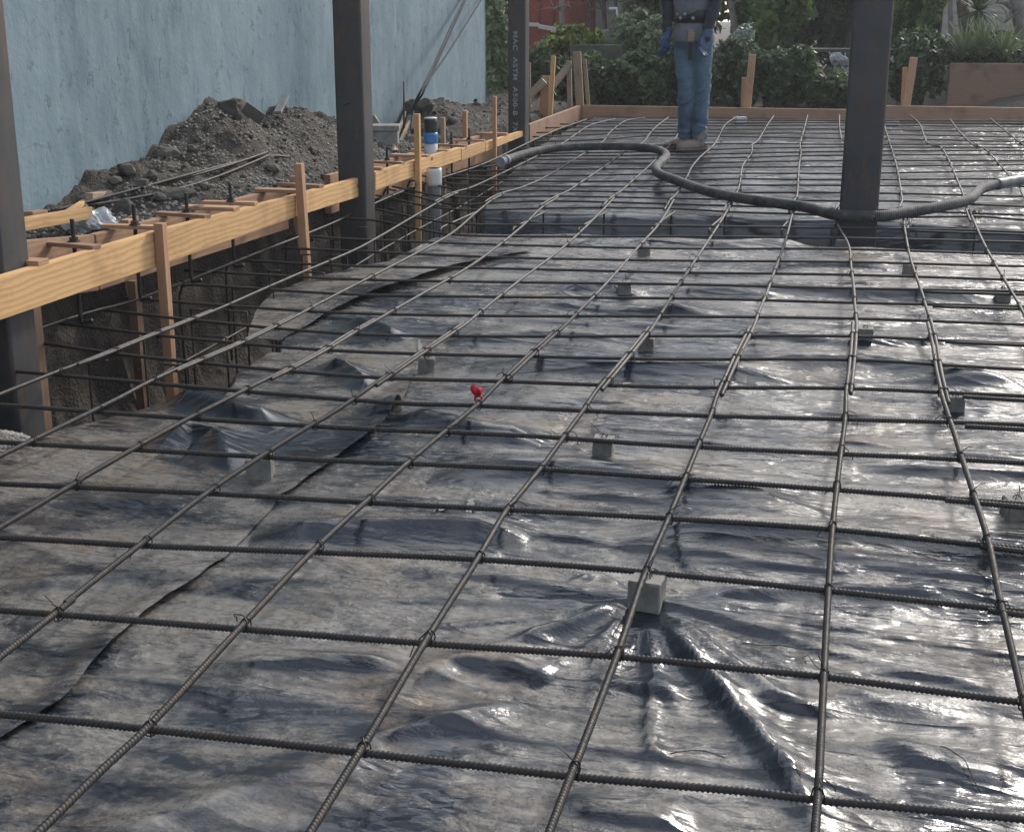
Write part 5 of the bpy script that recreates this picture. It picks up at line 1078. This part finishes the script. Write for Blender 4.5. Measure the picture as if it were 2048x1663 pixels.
# buildings
M_REDW = mk('red_siding', (.27, .055, .04), .8, 0, 6, .45, .002, 60)
M_GREYW = mk('grey_siding', (.42, .41, .37), .85, 0, 5, .25, .002, 60)
M_CREAM = mk('cream_siding', (.46, .42, .36), .85, 0, 5, .2, .002, 60)
M_TRIM = mk('painted_trim', (.48, .46, .42), .7, 0, 10, .2, 0)
M_GLASS = mk('window_glass', (.05, .06, .07), .08, 0, 4, .3, 0)
M_ROOF = mk('roof_shingle', (.08, .075, .07), .9, 0, 16, .4, .01, 50)
def building(x0, x1, dY, h, depth, mat, label, wins, horiz=False):
    Y = FARY+dY; a = at_Y(x0, 100, Y); b = at_Y(x1, 100, Y); root = empty('house', ((a[0]+b[0])/2, Y, .2), label, 'building'); w = b[0]-a[0]
    mb = MB(); V = [(-w/2, 0, 0), (w/2, 0, 0), (w/2, depth, 0), (-w/2, depth, 0), (-w/2, 0, h), (w/2, 0, h), (w/2, depth, h), (-w/2, depth, h)]
    mb.add(V, [(0, 1, 5, 4), (1, 2, 6, 5), (2, 3, 7, 6), (3, 0, 4, 7), (4, 5, 6, 7)])
    n = int((h if horiz else w)/.19)
    for i in range(n+1):
        if horiz: z = i*.19; v = [(-w/2, -.012, z), (w/2, -.012, z), (w/2, -.012, z+.03), (-w/2, -.012, z+.03), (-w/2, -.001, z), (w/2, -.001, z), (w/2, -.001, z+.03), (-w/2, -.001, z+.03)]
        else: x = -w/2+i*w/n; v = [(x, -.02, 0), (x+.035, -.02, 0), (x+.035, -.02, h), (x, -.02, h), (x, -.001, 0), (x+.035, -.001, 0), (x+.035, -.001, h), (x, -.001, h)]
        mb.add(v, [(0, 1, 2, 3), (0, 4, 5, 1), (1, 5, 6, 2), (2, 6, 7, 3), (3, 7, 4, 0)])
    mb.build('wall', mat, root)
    o = link('roof', mesh([(-w/2-.25, -.3, h), (w/2+.25, -.3, h), (w/2+.25, depth+.3, h), (-w/2-.25, depth+.3, h), (-w/2-.25, depth/2, h+.8), (w/2+.25, depth/2, h+.8)], [(0, 1, 5, 4), (2, 3, 4, 5), (1, 2, 5), (3, 0, 4), (3, 2, 1, 0)]), M_ROOF, root)
    for wx, wz, ww, wh in wins:
        fr = link('window', boxme(ww+.12, .05, wh+.12, .006), M_TRIM, root); fr.location = (wx, -.03, wz)
        g = link('pane', boxme(ww, .01, wh, .001), M_GLASS, fr); g.location = (0, -.028, 0)
    return root
building(990, 1132, 6.2, 3.6, 4, M_REDW, 'dark red wooden house behind the stencilled column', [(-.5, 1.5, .5, .7)])
building(1128, 1330, 8.6, 3.4, 4, M_GREYW, 'grey house seen between bare trunks behind the yellow shrub', [(-.9, 2.9, .6, .5)], True)
building(1880, 2300, 8.0, 3.9, 5, M_CREAM, 'cream house behind the spiky palm at the upper right', [(-.52, 2.35, .34, .75), (1.0, 2.35, .5, .7)], True)
# objects among the bushes
def bar2(name, x0, y0, x1, y1, dY, w, th, mat, label, cat, group=None, up=(0, 0, 1)): return tag(plank(name, at_Y(x0, y0, FARY+dY), at_Y(x1, y1, FARY+dY), w, th, mat, up=up), label, cat, group)
bar2('lath', 1056, 49, 1078, 50, 2.2, .045, .02, M_TRIM, 'short pale lath left end before the red house', 'lath')
bar2('lath', 1077, 53, 1112, 59, 2.2, .05, .02, M_TRIM, 'pale worn lath nailed before the red house', 'lath')
Y = FARY+3.2; a = at_Y(1236, 73, Y); o = tube('white_pipe', [at_Y(1237.5, 74, Y), at_Y(1234, 26, Y), at_Y(1233, 17, Y), at_Y(1218, 18, Y)], .018, M_WHITE, n=8); tag(o, 'thin white bent pipe beside the leaning trunk', 'pipe')
a = at_Y(1231, 96, FARY+3.1); o = link('concrete_footing', boxme(.42, .35, .75, .01, jit=.004), M_CONC); o.location = (a[0], a[1], a[2]-.15); tag(o, 'grey concrete stub under the white pipe', 'concrete block')
a = at_Y(1195, 118, FARY+2.3); o = link('green_crate', boxme(.62, .4, .34, .01), mk('dull_green_paint', (.075, .09, .06), .8, 0, 8, .3, .002)); o.location = a; tag(o, 'dull green low box among the ivy behind the corner stakes', 'box')
# garden table with white bags
Y = FARY+2.4; a = at_Y(1615, 93, Y); b = at_Y(1845, 108, Y); zt_ = (a[2]+b[2])/2; root = empty('garden_table', ((a[0]+b[0])/2, Y, .3), 'old dark wooden garden table half hidden by the big column', 'table'); w = b[0]-a[0]
M_DKW = mk('dark_wood', (.085, .085, .075), .8, 0, 12, .4, .002)
for k in range(4): t_ = link('top_board', boxme(w, .13, .035, .004), M_DKW, root); t_.location = (0, -.24+.145*k+.0, zt_-.3)
for sx in (-1, 1):
    for sy in (-1, 1): l = link('leg', boxme(.06, .06, zt_-.3-.02, .004), M_DKW, root); l.location = (sx*(w/2-.15), sy*.2, (zt_-.32)/2)
l = link('bench_rail', boxme(w*.8, .18, .04, .004), M_DKW, root); l.location = (.1, -.5, (zt_-.3)*.42)
for sx in (-1, 1): l = link('bench_support', boxme(.05, .5, .06, .004), M_DKW, root); l.location = (sx*(w/2-.16), -.35, (zt_-.3)*.42-.055)
for k, (x, y, r) in enumerate([(1688, 122, .06), (1672, 118, .07), (1698, 150, .08), (1800, 128, .06), (1793, 118, .06), (1735, 125, .06)]):
    bm = bmesh.new(); bmesh.ops.create_icosphere(bm, subdivisions=4, radius=1); V = np.array([v.co[:] for v in bm.verts]); n_ = fbm(V[:, 0]*2.5+V[:, 2]+k, V[:, 1]*2.5-V[:, 2], 4, 151+k, .6); V = V*(1+.6*n_[:, None])*np.array([r, r*.7, r])
    for v, c_ in zip(bm.verts, V): v.co = c_
    me = bpy.data.meshes.new('bag'); bm.to_mesh(me); bm.free(); o = link('plastic_bag', me, M_WHITE); o.location = at_Y(x, y, Y+.45); tag(o, f'crumpled white bag glimpsed under the garden table, {ordw(k+1)} of the heap', 'plastic bag', 'white bags under the garden table')

# ------------------------------------------------------------------ the worker
def remesh_obj(name, mb, mat, parent, vox=.008, smooth_it=6, disp=None):
    o = mb.build('tmp', None); 
    md = o.modifiers.new('r', 'REMESH'); md.mode = 'VOXEL'; md.voxel_size = vox; md.use_smooth_shade = True
    sm = o.modifiers.new('s', 'SMOOTH'); sm.iterations = smooth_it; sm.factor = .5
    dg = bpy.context.evaluated_depsgraph_get(); me = bpy.data.meshes.new_from_object(o.evaluated_get(dg)); bpy.data.objects.remove(o)
    me.materials.clear(); me.name = name
    if disp:
        v = np.empty(len(me.vertices)*3); me.vertices.foreach_get('co', v); v = v.reshape(-1, 3); nn = np.empty(len(me.vertices)*3); me.vertices.foreach_get('normal', nn); nn = nn.reshape(-1, 3)
        v = v+nn*disp(v)[:, None]; me.vertices.foreach_set('co', v.ravel()); me.update()
    return link(name, me, mat, parent, True)
def limb(mb, pts, rad, n=18, sq=None):
    P = catmull(np.array(pts, float), .02); k = np.linspace(0, 1, len(P)); cum = np.concatenate([[0], np.cumsum(np.linalg.norm(np.diff(np.array(pts, float), axis=0), axis=1))]); cp = np.concatenate([[0], np.cumsum(np.linalg.norm(np.diff(P, axis=0), axis=1))])
    r = np.interp(cp/cp[-1], cum/cum[-1], rad); V, F = tubeVF(P, r, n); mb.add(V, [f if f[2] != f[3] else f[:3] for f in F.tolist()])
    # rounded ends
    for q, rr_ in ((P[0], r[0]), (P[-1], r[-1])): ball(mb, q, (rr_, rr_, rr_))
def ball(mb, c, r, rot=0):
    n, m = 14, 9; V = []; 
    for i in range(1, m):
        a = math.pi*i/m
        for j in range(n):
            b = 2*math.pi*j/n; x, y = r[0]*math.sin(a)*math.cos(b), r[1]*math.sin(a)*math.sin(b); V.append((c[0]+x*math.cos(rot)-y*math.sin(rot), c[1]+x*math.sin(rot)+y*math.cos(rot), c[2]+r[2]*math.cos(a)))
    F = gridfaces(m-1, n, True).tolist(); V += [(c[0], c[1], c[2]+r[2]), (c[0], c[1], c[2]-r[2])]; a = (m-1)*n
    F += [(a, (j+1) % n, j) for j in range(n)]+[(a+1, (m-2)*n+j, (m-2)*n+(j+1) % n) for j in range(n)]; F = [f[::-1] if len(f) == 3 else f for f in F]; mb.add(V, [tuple(f) for f in F])
TH = R(46); FT = R(60); FF = np.array([-math.sin(FT), -math.cos(FT), 0]); SF = np.array([math.cos(FT), -math.sin(FT), 0]); FR = np.array([-math.sin(TH), -math.cos(TH), 0]); SD = np.array([math.cos(TH), -math.sin(TH), 0]); UPV = np.array([0, 0, 1.])
def rings(mb, rs, n=28):                     # (centre x,y,z, half width, half depth)
    V = []; a = np.arange(n)*2*np.pi/n
    for cx_, cy_, z, w, d in rs: V += list(np.array([cx_, cy_, z])+np.cos(a)[:, None]*w*SD+np.sin(a)[:, None]*d*FR)
    m = len(rs); F = gridfaces(m, n, True).tolist()+[tuple(range(n))[::-1], tuple((m-1)*n+i for i in range(n))]; mb.add(V, F)
fx, fy = 1382., 303.
base = at_pad(fx, fy, .0); base[2] = K*base[1]+GH*.0
pm = FPX/np.dot(base-CAM, FW)
worker = empty('person', tuple(base), 'worker in blue jeans, grey shirt, black belt and blue gloves standing on the rebar', 'person', rz=-YAW)
worker['label'] = 'worker in blue jeans, grey shirt and black belt, standing on the rebar'
U = lambda x: (x-fx)/pm                       # survey px -> metres sideways
Zm = lambda y: (fy-y)/pm*1.02
hipc = np.array([U(1379), 0, .97])
Lh = hipc-SD*.095+[0, 0, -.02]; Rh = hipc+SD*.095+[0, 0, -.02]
Lk = np.array([U(1364), -.10, .53]); Rk = np.array([U(1396), -.08, .52])
La = np.array([U(1371), .03, .12]); Ra = np.array([U(1396), -.05, .11])
chest = np.array([U(1374), -.02, 1.32]); neck = chest+[0, 0, .19]; headc = neck+FR*.03+[0, 0, .17]
Ls = chest-SD*.185+[0, 0, .12]; Rs = chest+SD*.185+[0, 0, .12]
Le = np.array([U(1329), .06, Zm(22)]); Re = np.array([U(1413), -.16, Zm(22)])
Lw = np.array([U(1326), -.02, Zm(84)]); Rw = np.array([U(1395), -.25, Zm(86)])
Ltoe = La+FF*.19+[0, 0, -.085]; Rtoe = Ra+FF*.19+[0, 0, -.085]
M_SKIN = mk('skin', (.36, .20, .14), .5, 0, 20, .15, .0004); M_HAIR = mk('hair', (.02, .016, .014), .6, 0, 60, .3, .001)
M = Mat('denim'); n = M.noise(5, 6, .6); n2 = M.noise(260, 2); c = M.mix(M.ramp(n, [(.35, 0.), (.68, 1.)]), (.065, .125, .185), (.14, .215, .29)); c = M.mix(M.math('MULTIPLY', n2, .5), c, (.045, .085, .13))
fold = M.noise(13, 4, .6, vec=M.map((1, 1, 2.2)), dist=.8); M_DENIM = M.set(c, .85, M.bump(fold, .02, .8))
M = Mat('shirt_cloth'); fold = M.noise(9, 4, .6, vec=M.map((1.6, 1.6, .8)), dist=.8); M_SHIRT = M.set(M.mix(M.noise(6, 4), (.15, .16, .185), (.20, .21, .235)), .9, M.bump(fold, .02, .8))
M_SLEEVE = mk('black_cloth', (.024, .026, .034), .85, 0, 12, .3, .006, 14)
M_GLOVE = mk('blue_glove', (.032, .075, .165), .55, 0, 40, .3, .002, 30); M_BOOT = mk('tan_boot', (.27, .22, .17), .75, 0, 14, .35, .003, 40); M_BELT = mk('black_belt', (.012, .012, .014), .5, 0, 20, .3, .001)
body = MB(); rings(body, [(hipc[0], hipc[1], .86, .13, .09), (hipc[0], hipc[1], .97, .15, .105), (chest[0], 0, 1.10, .135, .095), (chest[0], -.01, 1.25, .155, .105), (chest[0], -.01, 1.38, .165, .10), (chest[0], -.01, 1.45, .13, .075), (neck[0], neck[1], 1.50, .06, .06)])
for a, b, c_, r in ((Lh, Lk, La, 0), (Rh, Rk, Ra, 0)): limb(body, [a, (a+b)/2, b, (b+c_)/2-FR*.015, c_], [.088, .075, .055, .055, .038])
for a, b, c_ in ((Ls, Le, Lw), (Rs, Re, Rw)): limb(body, [a, (a+b)/2, b, (b+c_)/2, c_], [.052, .045, .038, .036, .026])
limb(body, [neck-[0, 0, .08], neck, headc-[0, 0, .06]], [.06, .055, .055]); ball(body, headc, (.076, .098, .118), -TH+math.pi/2*0); ball(body, headc+FR*.03-[0, 0, .055], (.055, .06, .06), -TH)
ball(body, headc+FR*.098-[0, 0, .012], (.013, .018, .024), -TH); ball(body, headc+FR*.088-[0, 0, .052], (.026, .012, .008), -TH); ball(body, headc+FR*.082-[0, 0, .088], (.024, .02, .018), -TH)
ball(body, headc+FR*.088+[0, 0, .028], (.045, .012, .008), -TH)
for s_ in (-1, 1): ball(body, headc+SD*s_*.077-[0, 0, .012], (.009, .018, .031), -TH)
for a, b in ((La, Ltoe), (Ra, Rtoe)): limb(body, [a, a+FF*.06-[0, 0, .06], b], [.035, .035, .025])
bo = remesh_obj('body', body, M_SKIN, worker, .009, 4)
for s_ in (-1, 1): e = MB(); ball(e, headc+SD*s_*.031+FR*.083+[0, 0, .010], (.013, .009, .008), -TH); e.build('eye', mk('eye_white', (.5, .48, .45), .3, 0, 10, .1, 0) if s_ < 0 else bpy.data.materials['eye_white'], worker, True)
hr = MB(); ball(hr, headc-FR*.012+[0, 0, .022], (.083, .102, .108), -TH); o = remesh_obj('hair', hr, M_HAIR, worker, .008, 3)
# jeans
def jd(v):
    lowk = np.exp(-((v[:, 2]-.16)/.10)**2); kn = np.exp(-((v[:, 2]-.5)/.12)**2)
    a = v[:, 0]*6+v[:, 1]*5; r1 = 1-np.abs(2*vnoise(a+3, v[:, 2]*26+a*1.3, 3))*2; r2 = 1-np.abs(2*vnoise(a*.7+9, v[:, 2]*13-a*1.8, 8))*2
    return .012*lowk*r1+.010*kn*r2+.006*r2+.008*fbm(v[:, 0]*9, v[:, 2]*6+v[:, 1]*5, 3, 7)-.004
j = MB(); rings(j, [(hipc[0], hipc[1], .80, .135, .115), (hipc[0], hipc[1], .88, .165, .125), (hipc[0], hipc[1], .98, .168, .128), (hipc[0], 0, 1.06, .15, .115), (hipc[0], 0, 1.09, .145, .11)])
for a, b, c_ in ((Lh, Lk, La), (Rh, Rk, Ra)): limb(j, [a+[0, 0, -.02], (a+b)/2, b, (b+c_)/2, c_+[0, 0, .0]], [.096, .088, .070, .066, .060])
remesh_obj('jeans', j, M_DENIM, worker, .008, 5, jd)
# shirt with loose hem below the belt, and black sleeves
sh = MB(); rings(sh, [(hipc[0]+.0, 0, .90, .185, .145), (hipc[0], 0, .95, .188, .145), (hipc[0], 0, 1.04, .172, .13), (chest[0], 0, 1.09, .155, .115), (chest[0], -.01, 1.16, .165, .13), (chest[0], -.01, 1.28, .185, .135), (chest[0], -.01, 1.38, .185, .12), (chest[0], -.01, 1.455, .14, .085), (neck[0], neck[1], 1.49, .075, .07)])
for a, b in ((Ls, Le), (Rs, Re)): limb(sh, [a-[0, 0, .005], a+(b-a)*.35], [.072, .068])
def sd_(v): return .010*fbm(v[:, 0]*12, v[:, 2]*8+v[:, 1]*6, 3, 17)+.008*np.sin(v[:, 0]*60+v[:, 1]*50)*np.exp(-((v[:, 2]-.93)/.08)**2)
remesh_obj('shirt', sh, M_SHIRT, worker, .008, 4, sd_)
sl2 = MB()
for a, b, c_ in ((Ls, Le, Lw), (Rs, Re, Rw)): limb(sl2, [a, (a+b)/2, b, (b+c_)/2, c_+(c_-b)*.02], [.062, .056, .052, .048, .040])
remesh_obj('sleeves', sl2, M_SLEEVE, worker, .008, 4, lambda v: .012*fbm(v[:, 0]*8, v[:, 2]*14+v[:, 1]*6, 3, 9))
bl = MB(); rings(bl, [(hipc[0], 0, Zm(62), .160, .122), (hipc[0], 0, Zm(60), .178, .138), (hipc[0], 0, Zm(38), .176, .136), (hipc[0], 0, Zm(36), .158, .12)]); be = bl.build('tool_belt', M_BELT, worker, True)
for k, a in enumerate((-.45, -.2, .05, .5)):
    d = math.sin(a)*SD*.176+math.cos(a)*FR*.136; g = MB(); ball(g, np.array([hipc[0], 0, Zm(49)+.016*(-1)**k])+d, (.018, .018, .018)); st_ = g.build('stud', M_ALU, be, True)
q = Rw+np.array([-.09, -.01, .04]); tp = link('tape_measure', boxme(.055, .05, .10, .008), M_OLD, worker); tp.location = hipc+SD*.10+FR*.16+[0, 0, -.02]; hl = link('tool_handle', boxme(.03, .03, .16, .008), M_BELT, worker); hl.location = hipc+SD*.10+FR*.16+[0, 0, -.13]
# gloves with fingers
def glove(wr, el, inward, nm):
    g = MB(); d = (wr-el)/np.linalg.norm(wr-el); d = d+FR*.12; d /= np.linalg.norm(d); across = FR.copy(); across -= d*np.dot(across, d); across /= np.linalg.norm(across); pn = np.cross(d, across)*inward
    limb(g, [wr-d*.05, wr, wr+d*.02], [.046, .040, .036])
    for k in range(4): o_ = across*(.033-.022*k); limb(g, [wr+d*.015+o_*.7, wr+d*.095+o_], [.019, .018])
    for k, ln in enumerate((.075, .083, .078, .06)):
        p = wr+d*.09+across*(.036-.024*k); q1 = p+d*ln*.45+pn*.008; q2 = q1+d*ln*.32+pn*.018; q3 = q2+d*ln*.18+pn*.024; limb(g, [p, q1, q2, q3], [.0125, .0115, .0105, .009], 10)
    p = wr+d*.03+across*.032; limb(g, [p, p+d*.03+across*.022+pn*.008, p+d*.062+across*.022+pn*.02], [.016, .014, .011], 10)
    return remesh_obj('glove', g, M_GLOVE, worker, .0045, 2)
glove(Lw, Le, 1, 'glove'); glove(Rw, Re, -1, 'glove')
# boots
for a, toe in ((La, Ltoe), (Ra, Rtoe)):
    b = MB(); heel = a-FF*.045; heel[2] = .045
    limb(b, [a+[0, 0, .08], a+[0, 0, .0], [a[0], a[1], .06]], [.062, .056, .055])
    t = a+FF*.19; t[2] = .05; m = a+FF*.10; m[2] = .06; limb(b, [heel, [a[0], a[1], .055], m, t], [.042, .046, .049, .043])
    bt = remesh_obj('boot', b, M_BOOT, worker, .007, 3)
    so = MB(); n = 26; V = []
    for z in (0.0, .022):
        for i in range(n):
            an = 2*math.pi*i/n; c0 = a+FF*.072; w_ = .048*(1+.1*math.cos(an)); l_ = .155; p = c0+FF*l_*math.cos(an)*(1 if abs(math.cos(an)) < 2 else 1)+SF*w_*math.copysign(abs(math.sin(an))**.7, math.sin(an)); V.append((p[0], p[1], z))
    so.add(V, gridfaces(2, n, True).tolist()+[tuple(range(n))[::-1], tuple(n+i for i in range(n))]); so.build('sole', M_BELT, bt)
    for k in range(3): lc = MB(); p0 = a+FF*(.05+.02*k)-SF*.03+[0, 0, 0]; p1 = a+FF*(.05+.02*k)+SF*.03; p0[2] = p1[2] = .105-.016*k; mid = (p0+p1)/2; mid[2] += .012; V, F = tubeVF(catmull(np.array([p0, mid, p1]), .008), .003, 5); V, F = tri_fix(V, F); lc.add(V, F); lc.build('lace', M_BELT, bt)

# ------------------------------------------------------------------ added haze volume, stands in for lens flare and glare
M = bpy.data.materials.new('veil_haze'); M.use_nodes = True; t = M.node_tree; t.nodes.clear(); ou = t.nodes.new('ShaderNodeOutputMaterial'); pv = t.nodes.new('ShaderNodeVolumePrincipled')
pv.inputs['Color'].default_value = (.92, .94, .96, 1); pv.inputs['Density'].default_value = .0017; pv.inputs['Anisotropy'].default_value = .3; t.links.new(pv.outputs[0], ou.inputs['Volume'])
hz = link('haze', boxme(320, 320, 10.6, 0), M); hz.location = (0, 40, 3.9); tag(hz, 'thin added haze veiling the whole site', 'haze', kind='stuff')
